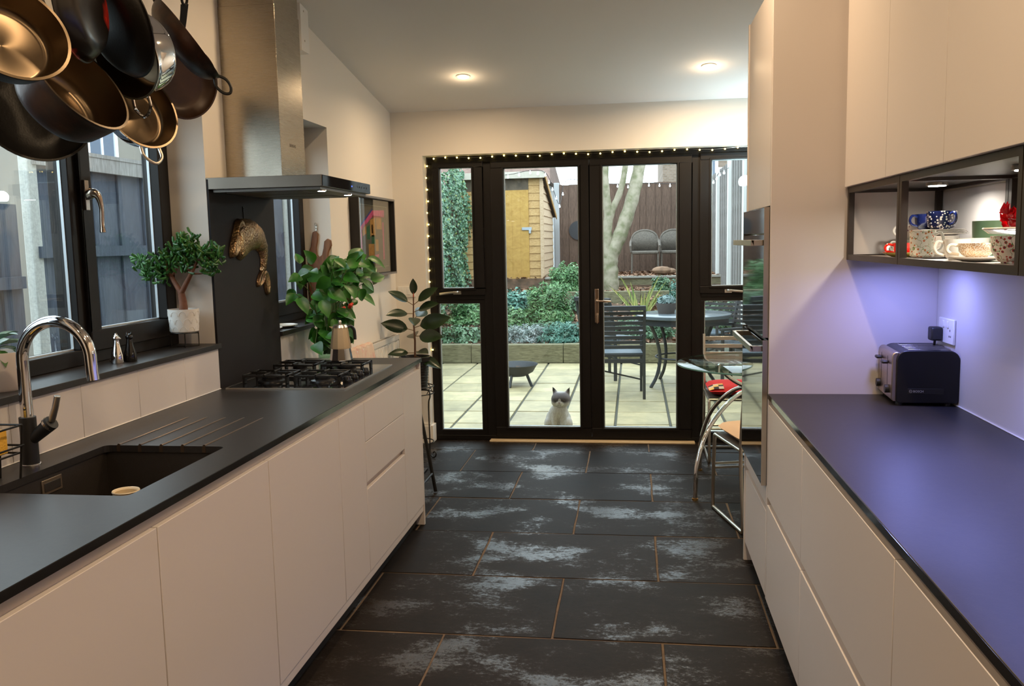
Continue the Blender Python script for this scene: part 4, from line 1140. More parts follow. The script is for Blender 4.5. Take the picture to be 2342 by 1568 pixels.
# framed picture, deep black box frame with flat coloured print
py0, py1, pz0, pz1 = 5.345, 6.185, 1.305, 1.835
pc = thing('framed_picture', 'deep black framed textile-style picture on the cream wall', 'picture', (WL, (py0 + py1) / 2, (pz0 + pz1) / 2))
hy_, hz_ = (py1 - py0) / 2, (pz1 - pz0) / 2
D_ = .062
f = MB(); b = .016
f.box(.0005, -hy_, -hz_, D_, hy_, -hz_ + b).box(.0005, -hy_, hz_ - b, D_, hy_, hz_).box(.0005, -hy_, -hz_ + b, D_, -hy_ + b, hz_ - b).box(.0005, hy_ - b, -hz_ + b, D_, hy_, hz_ - b)
f.build('frame_box', M('frame_black', (.010, .008, .008), .5), pc, bevel=.001)
f = MB(); b2 = .013
f.box(D_, -hy_, -hz_, D_ + .002, hy_, -hz_ + b2).box(D_, -hy_, hz_ - b2, D_ + .002, hy_, hz_).box(D_, -hy_, -hz_ + b2, D_ + .002, -hy_ + b2, hz_ - b2).box(D_, hy_ - b2, -hz_ + b2, D_ + .002, hy_, hz_ - b2)
f.build('frame_face', M('frame_grey', (.20, .19, .18), .35, .4), pc)
MB().box(.018, -hy_ + b, -hz_ + b, .022, hy_ - b, hz_ - b).build('mount', M('mount_taupe', (.16, .12, .09), .8), pc)
MB().box(.040, -hy_ + b, -hz_ + b, .042, hy_ - b, hz_ - b).build('pane', glass_m, pc)
lnm = M('mount_line', (.45, .36, .24), .6)
iy, iz = hy_ - .07, hz_ - .055
MB().box(.0222, -iy, -iz, .0228, iy, -iz + .004).box(.0222, -iy, iz - .004, .0228, iy, iz).box(.0222, -iy, -iz, .0228, -iy + .004, iz).box(.0222, iy - .004, -iz, .0228, iy, iz).build('mount_line', lnm, pc)
def fab(nm, col): return M(nm, col, .8, var=.35, vs=30)
pink, orange, green, blue, red = fab('pink_cloth', (.85, .10, .28)), fab('orange_cloth', (.65, .28, .06)), fab('green_cloth', (.04, .16, .07)), fab('blue_cloth', (.08, .07, .30)), fab('red_cloth', (.7, .04, .06))
def strip(nm, mt_, quads):
    q = MB()
    for (a, b, c, d) in quads: q.add([(.0225, *a), (.0225, *b), (.0225, *c), (.0225, *d)], [(0, 1, 2, 3)])
    q.build(nm, mt_, pc, smooth=False)
strip('print_roof', pink, [((-.28, .06), (-.26, .035), (.0, .135), (.0, .175)), ((0, .175), (0, .135), (.28, .135), (.28, .185)), ((-.27, -.19), (-.25, -.19), (-.25, .05), (-.27, .05)), ((.23, -.16), (.26, -.16), (.26, .10), (.23, .10)), ((-.10, -.16), (.12, -.14), (.12, -.12), (-.10, -.14))])
strip('print_walls', orange, [((-.23, -.0), (-.15, .02), (-.15, .085), (-.23, .055)), ((-.06, .0), (.06, .0), (.06, .13), (-.06, .11)), ((.08, .05), (.21, .05), (.21, .13), (.08, .13)), ((-.11, -.13), (.02, -.13), (.02, -.05), (-.11, -.05)), ((.05, -.1), (.12, -.1), (.12, -.02), (.05, -.02))])
strip('print_garden', green, [((-.14, -.02), (-.07, -.02), (-.07, .08), (-.14, .06)), ((-.04, -.05), (.05, -.05), (.05, .01), (-.04, .01)), ((-.2, -.20), (-.1, -.20), (-.1, -.165), (-.2, -.165))])
strip('print_sky', blue, [((-.28, .075), (-.27, .06), (.0, .175), (.0, .19)), ((-.10, -.185), (.10, -.175), (.10, -.15), (-.10, -.165)), ((-.285, .0), (-.27, .0), (-.27, .05), (-.285, .05))])
strip('print_door', red, [((-.03, .02), (.0, .02), (.0, .08), (-.03, .08)), ((.0, .128), (.2, .128), (.2, .14), (.0, .14))])

# light switch on the far wall
sw = thing('light_switch', 'white double light switch on the far wall above the rubber plant', 'switch', (-1.690, WF, 1.158))
MB().box(-.068, -.010, -.040, .068, -.0005, .040).build('plate', whitepl, sw, bevel=.003)
for x_ in (-.02, .02): MB().box(x_ - .014, -.013, -.022, x_ + .014, -.010, .022).build('rocker', whitepl, sw, bevel=.001)
for x_ in (-.058, .058): MB().cyl((x_, -.0112, 0), .004, .0015, axis='y').build('screw', satin_m, sw)
# radiator
rd = thing('radiator', 'white ribbed panel radiator under the picture', 'radiator', (WL, 5.62, .12))
ly = .58
q = MB(); q.box(.045, -ly, 0, .050, ly, .72)
n = 34
for k in range(n):
    y_ = -ly + (k + .25) * 2 * ly / n; q.box(.048, y_, .03, .058, y_ + ly / n, .69)
q.build('ribbed_panel', whitepl, rd, bevel=.002, seg=1)
MB().box(.012, -ly, .70, .060, ly, .735).box(.012, -ly - .002, .0, .060, -ly, .735).box(.012, ly, 0, .060, ly + .002, .735).build('top_grille', whitepl, rd, bevel=.002)
q = MB()
for k in range(26): q.box(.022, -ly + .03 + k * .043, .7345, .050, -ly + .06 + k * .043, .7358)
q.build('grille_slots', M('slot_grey', (.25, .24, .22), .8), rd)
MB().box(.0005, -.4, .2, .012, -.36, .6).box(.0005, .36, .2, .012, .4, .6).build('bracket', whitepl, rd)
tw_ = MB()
nx, ny = 10, 16; vs = []; fs = []
prof = [(.030, .62), (.050, .60)]
pth = [(.075, .50), (.068, .62), (.062, .715), (.056, .742), (.035, .748), (.018, .742), (.008, .70)]
for i, (x_, z_) in enumerate(pth):
    for j in range(ny + 1):
        y_ = -.56 + .50 * j / ny
        vs.append((x_ + .006 * sin(j * 1.7 + i), y_ + .004 * sin(i * 2), z_ + .004 * sin(j * 2.1 + i)))
for i in range(len(pth) - 1):
    for j in range(ny): fs.append((i * (ny + 1) + j, i * (ny + 1) + j + 1, (i + 1) * (ny + 1) + j + 1, (i + 1) * (ny + 1) + j))
tw_.add(vs, fs)
tt = tw_.build('towel', M('pale_towel', (.72, .56, .44), .9, col2=(.70, .40, .34), vs=16, lo=.35, hi=.5))
tt.location = (WL, 5.62, .12 + .003); so_ = tt.modifiers.new('s', 'SOLIDIFY'); so_.thickness = .004; so_.offset = 1
tag(tt, 'pale pink-patterned towel draped over the radiator', 'towel')

# rubber plant on scroll stand
RPx, RPy = -1.545, 5.98
rs = thing('plant_stand', 'tall black scrollwork stand carrying the rubber plant', 'plant stand', (RPx, RPy, 0))
q = MB(); rr_ = .125
for z_ in (.455, .505): q.tube([(rr_ * cos(2 * pi * k / 32), rr_ * sin(2 * pi * k / 32), z_) for k in range(32)], .0045, 6, closed=True)
for a in (0.0, 2 * pi / 3, -2 * pi / 3):
    c_, s_ = cos(a - .5), sin(a - .5)
    prof = [(.03, .478), (.09, .487), (.125, .48), (.132, .44), (.118, .40), (.115, .30), (.118, .15), (.115, .06), (.118, .025), (.14, .006), (.165, .012), (.172, .035), (.158, .048), (.146, .036)]
    q.tube(spline([(r * c_, r * s_, z) for r, z in prof], 5), .0048, 7)
    q.tube([(0.02 * c_, .02 * s_, .478), (-.02 * c_, -.02 * s_, .478)], .0045, 6)
q.tube([(.115 * cos(2 * pi * k / 24), .115 * sin(2 * pi * k / 24), .10) for k in range(24)], .004, 6, closed=True)
for k in range(9):
    a = 2 * pi * k / 9
    q.tube(spline([(rr_ * cos(a), rr_ * sin(a), .455), (rr_ * cos(a + .2), rr_ * sin(a + .2), .49), (rr_ * cos(a + .4), rr_ * sin(a + .4), .505)], 3), .003, 5)
q.build('scroll_frame', iron_m, rs)
rp = thing('rubber_plant', 'dark-leaved rubber plant in a ribbed black pot', 'plant', (RPx, RPy, .4845))
prof = [(0, 0), (.075, 0), (.082, .006)]
MB().lathe(prof + [(.100, .20), (.112, .205), (.114, .235), (.106, .236), (.102, .215), (0, .215)], 36).build('pot', M('black_pot', (.012, .011, .012), .3), rp)
rb = MB()
for k in range(9): rb.tube([((.085 + k * .0017) * cos(2 * pi * j / 36), (.085 + k * .0017) * sin(2 * pi * j / 36), .02 + k * .02) for j in range(36)], .002, 5, closed=True)
rb.build('pot_rib', bpy.data.materials['black_pot'], rp)
MB().tube([(0, 0, .20), (.004, 0, .35), (-.002, 0, .5), (.004, 0, .66)], [.008, .007, .006, .004], 8).build('stem', M('ficus_stem', (.13, .06, .03), .6), rp)
MB().tube([(.004, 0, .66), (.006, 0, .69)], [.004, .001], 7).build('bud', M('red_bud', (.5, .05, .03), .5), rp)
fl_ = leaf_mb(.185, .094, .25, .12, 8, .85).build('leaf', ficus_m, rp)
spec = [((0, 0, .63), (.05, 0, 1), .62), ((0, 0, .60), (1, -.1, .75), .95), ((0, 0, .60), (-1, -.5, .75), .85), ((0, 0, .55), (1, -.4, .40), .95), ((0, 0, .54), (-1, -.9, .10), .9), ((0, 0, .52), (.3, -1, -.15), .9),
        ((.0, 0, .44), (1, -.1, .30), 1.25), ((0, 0, .42), (-1, -.45, .32), 1.05), ((0, 0, .38), (1, -.5, .05), 1.1), ((0, 0, .27), (.7, -.8, .1), .8), ((0, 0, .26), (-.9, -.5, .06), .8), ((0, 0, .24), (1, -.3, -.35), .95), ((0, 0, .5), (.2, .9, .3), 1), ((0, 0, .35), (-.3, .9, .2), 1)]
pet = MB()
for k, (p, d, s_) in enumerate(spec):
    dd = Vector(d).normalized(); p = Vector(p); p2 = p + dd * .045
    if k == 0: fl_.matrix_local = Matrix.Translation(p2) @ orient(d) @ Matrix.Scale(s_, 4)
    else: place(fl_, rp, p2, d, s_, .25 * (-1) ** k, (.15, -.8, .55))
    pet.tube([p, p2 + dd * .01], .0028, 6)
pet.build('petioles', M('petiole', (.16, .10, .03), .5), rp)

# black folding step stool, only its legs show past the end panel
sl = thing('step_stool', 'black metal folding stool mostly hidden behind the sink-side end panel', 'stool', (-1.42, 4.90, 0))
q = MB()
for y_ in (-.16, .16):
    q.tube(spline([(.075, y_, .55), (.115, y_, .545), (.135, y_, .48), (.175, y_, .25), (.215, y_, .008)], 5), .011, 8)
    q.tube([(.09, y_, .50), (-.10, y_, .008)], .010, 8)
q.tube([(.195, -.16, .12), (.195, .16, .12)], .009, 8).tube([(-.06, -.16, .12), (-.06, .16, .12)], .009, 8).tube([(.105, -.16, .547), (.105, .16, .547)], .010, 8)
q.build('frame', iron_m, sl)
for z_ in (.14, .34): MB().box(.03 - z_ * .1, -.15, z_, .19 - z_ * .12, .15, z_ + .018).build('step', darkpl, sl, bevel=.003)
# ================================================================== BISTRO TABLE AND CHAIRS
TC = (0.765, 5.45)
bt = thing('glass_table', 'round glass bistro table on crossing chrome legs', 'table', (*TC, 0))
RT = .50
MB().lathe([(0, .735), (RT - .006, .735), (RT, .739), (RT, .743), (RT - .006, .747), (0, .747)], 72).build('tabletop', clearglass, bt)
MB().lathe([(RT - .001, .7365), (RT + .0006, .7385), (RT + .0006, .7435), (RT - .001, .7455)], 72).build('edge', greenedge, bt)
for a, k_ in ((radians(226), 1.0), (radians(146), .69), (radians(6), .85)):
    c_, s_ = cos(a), sin(a)
    P = [(.60, .012), (.585, .20), (.50, .38), (.36, .50), (.20, .575), (.05, .585), (-.10, .60), (-.22, .66), (-.30, .734)]
    q = MB().tube(spline([(r * c_ * k_, r * s_ * k_, z) for r, z in P], 6), .0135, 12)
    lg = q.build('leg', chrome_m, bt)
    MB().cyl((.6 * k_ * c_, .6 * k_ * s_, 0), .018, .010).build('foot', M('brass_foot', (.75, .45, .15), .25, 1.0) if 'brass_foot' not in bpy.data.materials else bpy.data.materials['brass_foot'], lg)
    MB().cyl((-.30 * k_ * c_, -.30 * k_ * s_, .7300), .018, .0048).build('suction_pad', satin_m, lg)

def chrome_chair(label, loc, rz, cush_label, cmat, patch=False):
    t = thing('bistro_chair', label, 'chair', (*loc, 0), rz, group='chrome bistro chairs')
    w, d, sh, bh = .20, .20, .43, .83
    for s_ in (-1, 1):
        x_ = s_ * w
        q = MB().tube(spline([(x_, d, sh), (x_, d + .006, sh - .03), (x_, d + .02, .25), (x_, d + .03, .03), (x_, d + .01, .012), (x_, d - .05, .011)], 5), .010, 10)
        q.tube([(x_, d - .05, .011), (x_, -d - .02, .011)], .010, 10)
        q.tube(spline([(x_, -d - .02, .011), (x_, -d - .035, .02), (x_, -d - .03, .12), (x_, -d, sh), (x_, -d - .05, bh)], 6), .010, 10)
        q.build('leg', satin_m, t)
    q = MB().tube([(-w, d, sh), (w, d, sh)], .009, 10).tube([(-w, -d, sh), (w, -d, sh)], .009, 10).tube([(-w, -d, sh), (-w, d, sh)], .009, 10).tube([(w, -d, sh), (w, d, sh)], .009, 10)
    q.tube([(-w, d + .02, .26), (w, d + .02, .26)], .007, 8).tube([(-w, d + .02, .235), (w, d + .02, .235)], .007, 8).tube([(-w, -d, .011), (w, -d, .011)], .009, 8)
    q.build('seat_frame', satin_m, t)
    MB().box(-w + .005, -d + .005, sh + .006, w - .005, d - .005, sh + .016).build('seat', M('seat_board', (.08, .07, .06), .5) if 'seat_board' not in bpy.data.materials else bpy.data.materials['seat_board'], t)
    for k in range(4):
        z_ = .62 + k * .055; yb = -d - .05 * (z_ - sh) / (bh - sh)
        MB().box(-w, yb - .004, z_, w, yb + .004, z_ + .026).build('back_slat', satin_m, t, bevel=.001)
    # cushion: its own thing, pillow shape
    n = 14; vs = []; fs = []
    for sgn in (1, -1):
        for i in range(n + 1):
            for j in range(n + 1):
                u, v = -1 + 2 * i / n, -1 + 2 * j / n
                h = .036 * ((1 - u ** 4) * (1 - v ** 4)) ** .45
                pin = 1 - .06 * (u * u * v * v) - .04 * (1 - abs(u * v))
                vs.append((u * .205 * pin, v * .205 * pin, .038 + sgn * h))
    m2 = (n + 1) ** 2
    for s_ in (0, m2):
        for i in range(n):
            for j in range(n):
                a = s_ + i * (n + 1) + j; fs.append((a, a + 1, a + n + 2, a + n + 1))
    mb = MB().add(vs, fs)
    c = mb.build('seat_cushion', cmat); c.location = (loc[0], loc[1], sh + .0155); c.rotation_euler = (0, 0, rz)
    tag(c, cush_label, 'cushion')
    return t, c
red_m = M('red_fabric', (.55, .015, .02), .8, bp=.2, bs=150)
tan_m = M('tan_fabric', (.62, .42, .25), .7, bp=.15, bs=150)
chrome_chair('chrome bistro chair with tan cushion in front of the glass table', (.685, 4.695), radians(13.6), 'tan seat cushion on the near bistro chair', tan_m)
cc, cu_ = chrome_chair('chrome slat-back bistro chair by the sidelight, holding a red cushion', (.70, 6.10), radians(180), 'bright red cushion with patchwork corner on the far bistro chair', red_m)
# patchwork corner of the red cushion
pw = MB(); cols = [M('patch_yellow', (.7, .45, .12), .8), M('patch_black', (.02, .02, .02), .8), M('patch_cream', (.6, .5, .42), .8)]
for k in range(9):
    i, j = k % 3, k // 3
    xx = .10 + i * .033; yy = .07 + j * .04
    q = MB().box(xx, yy, .0, xx + .0325, yy + .0395, .0)
    zz = lambda X, Y: .038 + .037 * max(.0, (1 - (X / .205) ** 4) * (1 - (Y / .205) ** 4)) ** .45 + .001
    v = [(xx, yy, zz(xx, yy)), (xx + .0325, yy, zz(xx + .0325, yy)), (xx + .0325, yy + .0395, zz(xx + .0325, yy + .0395)), (xx, yy + .0395, zz(xx, yy + .0395))]
    MB().add(v, [(0, 1, 2, 3)]).build('patch', cols[(k * 2 + j) % 3], cu_)

# floor lamp hidden behind the tower, its cool light washes the ceiling
lp_ = thing('floor_lamp', 'slim black floor lamp with glowing opal bulb beside the garden doors', 'lamp', (.84, 6.12, 0))
MB().lathe([(0, 0), (.11, 0), (.11, .012), (.02, .02), (0, .02)], 32).build('base', iron_m, lp_)
MB().tube([(0, 0, .015), (0, 0, 1.85)], .010, 10).build('pole', iron_m, lp_)
MB().lathe([(.02, 1.84), (.045, 1.87), (.05, 1.90), (.02, 1.885), (0, 1.885)], 24).build('cup', iron_m, lp_)
MB().ball((0, 0, 1.935), .045, n=12).build('bulb', M('opal_bulb', (1, 1, 1), .5, emit=(.70, .93, 1.0), es=190), lp_)

# downlights
dlm = M('downlight_glow', (1, 1, 1), .5, emit=(1.0, .80, .50), es=40)
sl_ang = math.atan(0.15)
labs = ['glowing ceiling downlight nearer the chimney hood side', 'glowing ceiling downlight nearer the oven tower side'] + ['ceiling downlight out of frame, no. %d from the doors' % k for k in range(2, 8)]
labs[2:] = ['ceiling downlight above the gas hob', 'ceiling downlight above the middle aisle', 'ceiling downlight above the sink', 'ceiling downlight above the aisle by the sink', 'ceiling downlight over the near cabinets', 'ceiling downlight over the near aisle']
for (x_, y_), lab in zip(DOWN, labs):
    t = thing('downlight', lab, 'ceiling light', (x_, y_, CEIL(y_) - .0005), group='recessed ceiling downlights')
    if y_ > 2.4: t.rotation_euler = (-sl_ang, 0, 0)
    MB().lathe([(.034, 0), (.046, 0), (.046, -.004), (.036, -.006), (.034, -.002)], 32).build('trim_ring', whitepl, t)
    MB().cyl((0, 0, -.0035), .034, .003).build('lamp_face', dlm, t)

# ================================================================== FAIRY LIGHTS
fy = thing('fairy_lights', 'string of warm fairy lights around the garden door opening', 'fairy lights', (0, 0, 0))
bulb_m = M('fairy_bulb', (1, 1, 1), .4, emit=(1.0, .72, .18), es=9)
wire = []; bl = []
yy = 6.462
z_ = 0.60
zs = [2.09 - .0865 * k for k in range(18)]
for k, z_ in enumerate(zs[::-1]):
    p = Vector((-1.533 + .006 * sin(k * 2.3), yy + .004 * sin(k), z_)); wire.append(p); bl.append(p)
wire.append(Vector((-1.53, yy, 2.15)))
nb = 27
for k in range(nb):
    x_ = -1.475 + k * .0885
    p = Vector((x_, yy, 2.143 + .006 * sin(k * 1.3))); wire.append(p + Vector((0, 0, .004))); bl.append(p)
MB().tube(wire, .0012, 5).build('wire', satin_m, fy)
bp0 = MB().ball((0, 0, 0), .0062, n=5).build('bulb', bulb_m, fy)
for k, p in enumerate(bl):
    o = bp0 if k == 0 else bp0.copy()
    if k: C.objects.link(o)
    o.location = p
z2 = []
# ================================================================== CROCKERY
def pattern(name, base, dots, scale=60, thr=.35, d2=None, vine=None):
    m, t, b = nt(name)
    v = coord(t, 'Object'); vo = t.nodes.new('ShaderNodeTexVoronoi'); vo.inputs['Scale'].default_value = scale
    t.links.new(v, vo.inputs['Vector'])
    r = t.nodes.new('ShaderNodeValToRGB'); r.color_ramp.interpolation = 'CONSTANT'
    r.color_ramp.elements[0].color = (*dots, 1); r.color_ramp.elements[1].position = thr; r.color_ramp.elements[1].color = (*base, 1)
    if d2:
        e = r.color_ramp.elements.new(thr * .45); e.color = (*d2, 1)
    t.links.new(vo.outputs['Distance'], r.inputs[0]); col_out = r.outputs[0]
    if vine:
        nz = t.nodes.new('ShaderNodeTexNoise'); nz.inputs['Scale'].default_value = scale * .55; nz.inputs['Detail'].default_value = 1; t.links.new(v, nz.inputs['Vector'])
        rr = t.nodes.new('ShaderNodeValToRGB'); rr.color_ramp.interpolation = 'CONSTANT'
        rr.color_ramp.elements[0].color = (0, 0, 0, 1); rr.color_ramp.elements[1].position = .485; rr.color_ramp.elements[1].color = (1, 1, 1, 1)
        e2 = rr.color_ramp.elements.new(.515); e2.color = (0, 0, 0, 1)
        t.links.new(nz.outputs['Fac'], rr.inputs[0])
        mx = t.nodes.new('ShaderNodeMix'); mx.data_type = 'RGBA'; mx.inputs[6].default_value = (0, 0, 0, 1)
        t.links.new(rr.outputs[0], mx.inputs[0]); t.links.new(r.outputs[0], mx.inputs[6]); mx.inputs[7].default_value = (*vine, 1); col_out = mx.outputs[2]
    t.links.new(col_out, b.inputs['Base Color'])
    b.inputs['Roughness'].default_value = .18
    return m
SH = SZ0 + .0158
def cup(name, label, x, y, z, R, Hh, mat, ha=None, foot=.75, hr=.018, flare=1.0, inner=None, cat='cup', group=None, hmat=None):
    t = thing(name, label, cat, (x, y, z), group=group)
    prof = [(0, 0), (R * foot * .8, 0), (R * foot * .85, .003), (R * (foot + .08), .008), (R * .95, Hh * .45), (R * flare, Hh), (R * flare - .003, Hh), (R * .92, Hh * .45), (R * foot * .8, .008), (0, .006)]
    MB().lathe(prof, 36).build('body', mat, t)
    if ha is not None:
        c_, s_ = cos(ha), sin(ha)
        P = [(R * .93, Hh * .82), (R + hr * .9, Hh * .90), (R + hr * 1.4, Hh * .62), (R + hr, Hh * .35), (R * .93, Hh * .22)]
        MB().tube(spline([(r * c_, r * s_, z_) for r, z_ in P], 5), .0042, 8).build('handle', hmat or mat, t)
    return t
floral1 = pattern('floral_orange_green', (.80, .76, .66), (.30, .32, .08), 95, .30, (.65, .12, .05), vine=(.14, .22, .04))
floral2 = pattern('floral_blue_green', (.80, .77, .70), (.04, .05, .12), 95, .34, (.45, .06, .05), vine=(.06, .20, .05))
gold = pattern('gold_filigree', (.78, .72, .62), (.45, .25, .10), 300, .45)
star = pattern('navy_star', (.004, .008, .045), (.75, .73, .66), 120, .36)
navy = M('navy_glaze', (.003, .006, .035), .08)
redgl = M('red_glaze', (.55, .03, .02), .12)
olive = M('olive_glaze', (.30, .24, .06), .2)
sprig = pattern('sprig_white', (.80, .77, .70), (.25, .12, .20), 70, .2)
green_g = M('sage_glaze', (.13, .22, .12), .3)
lft = pi * 1.02          # handles pointing towards the aisle
cup('mug', 'white sprigged mug stacked on another in the shelf cube', .975, 3.245, SH + .055, .040, .052, sprig, radians(150), hmat=porcelain, cat='mug')
cup('mug', 'plain white mug at the bottom of the pair in the shelf cube', .965, 3.245, SH, .040, .054, porcelain, radians(160), cat='mug')
cup('espresso_cup', 'tiny white cup standing just before the sprigged mugs', .91, 3.16, SH, .027, .042, porcelain, radians(200))
cup('espresso_cup', 'small red espresso cup on a red saucer', .882, 3.045, SH + .006, .028, .040, redgl, radians(160))
t = thing('saucer', 'red and olive saucer under the red espresso cup', 'saucer', (.882, 3.045, SH))
MB().lathe([(0, 0), (.03, 0), (.06, .014), (.062, .017), (.035, .006), (0, .004)], 36).build('dish', redgl, t)
MB().lathe([(.031, -.0001), (.0605, .0135), (.0625, .016)], 36).build('underside_band', olive, t)
cup('tea_mug', 'tall mug with orange flower print next to the shelf post', .890, 2.87, SH, .038, .086, floral1, radians(-40), foot=.85, cat='mug', hmat=porcelain)
for k in range(4):
    MB_ = MB().lathe([(0, 0), (.045, 0), (.088 - k * .003, .006), (.088 - k * .003, .008), (.045, .002), (0, .002)], 36)
    o = MB_.build('plate', porcelain); o.location = (1.0, 3.06, SH + .068 + k * .0042)
    tag(o, 'plain white plate in the short stack behind the flower mug', 'plate', 'stack of white plates on the shelf')
o = MB().lathe([(0, 0), (.05, 0), (.06, .012), (.062, .067), (.059, .067), (.055, .012), (0, .005)], 36).build('bowl', porcelain); o.location = (1.0, 3.06, SH)
tag(o, 'white bowl carrying the stack of plates', 'bowl')
cup('mug', 'navy cup with white star band on top of the plates', .99, 3.01, SH + .0885, .046, .058, star, radians(-75), hmat=navy, foot=.8, cat='mug', hr=.022)
cup('mug', 'plain navy mug behind the star-band cup', .975, 3.115, SH + .0885, .036, .052, navy, radians(200), cat='mug')
cup('tea_cup', 'white teacup with ring handle in front of the plates', .90, 2.60, SH, .036, .058, porcelain, radians(172), hr=.016)
cup('tea_cup', 'second white teacup tucked behind the gold-patterned one', .955, 2.64, SH, .042, .060, porcelain, radians(176), hr=.016)
cup('tea_cup', 'low teacup with gold filigree band on a white saucer', .885, 2.42, SH + .010, .044, .038, gold, radians(165), foot=.7, hmat=porcelain)
tag(MB().lathe([(0, 0), (.03, 0), (.065, .010), (.067, .013), (.035, .006), (0, .0045)], 36, Matrix.Translation((.885, 2.42, SH))).build('saucer', porcelain), 'white saucer under the gold filigree cup', 'saucer')
o = MB().lathe([(0, 0), (.052, 0), (.058, .006), (.062, .108), (.059, .108), (.055, .008), (0, .006)], 40).build('storage_jar', green_g); o.location = (1.03, 2.68, SH)
tag(o, 'matt sage green jar at the back of the shelf', 'jar')
cup('bowl_cup', 'large cup with dark blue flower print by the cake stand', .90, 2.235, SH, .050, .066, floral2, radians(-60), foot=.62, hmat=porcelain)
cs = thing('cake_stand', 'cut glass cake stand at the edge of the shelf', 'cake stand', (.893, 2.145, SH))
MB().lathe([(0, 0), (.035, 0), (.038, .006), (.018, .022), (.009, .04), (.012, .06), (.02, .066), (.080, .072), (.092, .082), (.092, .085), (.078, .077), (0, .073)], 40).build('stand', cutglass, cs)
MB().lathe([(.0915, .081), (.094, .083), (.0915, .0855)], 60).build('beaded_rim', M('frosted_rim', (.75, .72, .70), .3), cs)
swm = M('red_cellophane', (.75, .01, .02), .12, coat=1)
RS = random.Random(8)
for k in range(11):
    a = RS.uniform(0, 6.28); r_ = RS.uniform(.0, .055); zz = .094 + (k // 5) * .018
    c_ = Vector((.893 + r_ * cos(a), 2.145 + r_ * sin(a), SH + zz - .0))
    q = MB().ball((0, 0, 0), .014, 1.2, .9, .8, n=6)
    for sgn in (1, -1):
        pts_ = []; n = 9; v = [(sgn * .012, 0, 0)]
        for j in range(n): v.append((sgn * (.030 + .004 * (j % 2)), .016 * cos(j / (n - 1) * pi), (.010 if j % 2 else -.006) + .014 * sin(j / (n - 1) * pi)))
        q.add(v, [(0, j, j + 1) for j in range(1, n)])
    o = q.build('wrapped_sweet', swm); o.location = c_; o.rotation_euler = (RS.uniform(-.6, .6), RS.uniform(-.8, .8), RS.uniform(0, 6))
    tag(o, 'red cellophane wrapped sweet heaped on the glass cake stand', 'sweet', 'red sweets on the cake stand')
# ================================================================== GARDEN
NP = np.random.default_rng(4)
def foliage(name, P, N, size, mat, parent=None, elong=1.6, jit=.6, fold=.25):
    """P: (n,3) leaf centres, N: (n,3) facing; folded diamonds, one mesh"""
    n = len(P)
    N = N + NP.normal(0, jit, (n, 3)); N /= np.linalg.norm(N, axis=1, keepdims=True)
    A = np.cross(N, NP.normal(0, 1, (n, 3))); A /= np.linalg.norm(A, axis=1, keepdims=True) + 1e-9
    B = np.cross(N, A)
    s = (size * NP.uniform(.6, 1.3, n))[:, None]
    v0 = P - A * s * elong * .5; v2 = P + A * s * elong * .5
    v1 = P + B * s * .5 + N * s * fold; v3 = P - B * s * .5 + N * s * fold
    V = np.stack([v0, v1, v2, v3], 1).reshape(-1, 3)
    idx = np.arange(n)[:, None] * 4
    F = np.concatenate([idx + [0, 1, 2], idx + [0, 2, 3]], 0)
    me = bpy.data.meshes.new(name)
    me.vertices.add(len(V)); me.vertices.foreach_set('co', V.ravel())
    me.loops.add(F.size); me.loops.foreach_set('vertex_index', F.ravel().astype(np.int32))
    me.polygons.add(len(F)); me.polygons.foreach_set('loop_start', (np.arange(len(F)) * 3).astype(np.int32))
    me.update(calc_edges=True); me.validate()
    me.materials.append(mat)
    o = bpy.data.objects.new(name, me); C.objects.link(o)
    if parent is not None: o.parent = parent
    return o
def vleaf(name, cols, rough=.5, scale=14):
    m, t, b = nt(name)
    gm = t.nodes.new('ShaderNodeNewGeometry')
    w = t.nodes.new('ShaderNodeTexWhiteNoise'); 
    f = noise(t, gm.outputs['Position'], scale, 2)
    r = t.nodes.new('ShaderNodeValToRGB')
    el = r.color_ramp.elements
    el[0].color = (*cols[0], 1); el[0].position = .3; el[1].color = (*cols[-1], 1); el[1].position = .7
    for k, c in enumerate(cols[1:-1]):
        e = el.new(.3 + .4 * (k + 1) / (len(cols) - 1)); e.color = (*c, 1)
    t.links.new(f, r.inputs[0]); t.links.new(r.outputs[0], b.inputs['Base Color'])
    b.inputs['Roughness'].default_value = rough
    return m
soil_m = M('leaf_litter_soil', (.16, .09, .055), .95, col2=(.05, .035, .022), vs=9, bp=.8, bs=20)
PZ = -.04
pave = make_paving('buff_paving')
gp = struct(MB().box(-3.1, 6.57, -.3, 1.5, 11.2, PZ - .012).build('patio', M('paving_joint', (.10, .10, .08), .9)), 'buff paved patio outside the doors')
sl0 = None
for i in range(-6, 4):
    for j in range(0, 9):
        xa = -.16 + .463 * i; ya = 11.025 - .5317 * (j + 1)
        if xa < -3.08: continue
        yb = ya + .5317; xb = min(xa + .463, 1.44)
        if j == 8: ya = max(ya, 6.60)
        if yb - ya < .05 or xb - xa < .05: continue
        g = .011
        if sl0 is None or j == 8 or xb - xa < .46:
            o = MB().box(-(xb - xa) / 2 + g, -(yb - ya) / 2 + g, -.03, (xb - xa) / 2 - g, (yb - ya) / 2 - g, 0).build('slab', pave, gp, bevel=.004, seg=1)
            if sl0 is None and j != 8: sl0 = o
        else:
            o = sl0.copy(); C.objects.link(o); o.parent = gp
        o.location = ((xa + xb) / 2, (ya + yb) / 2, PZ + RN.uniform(-.002, .002))
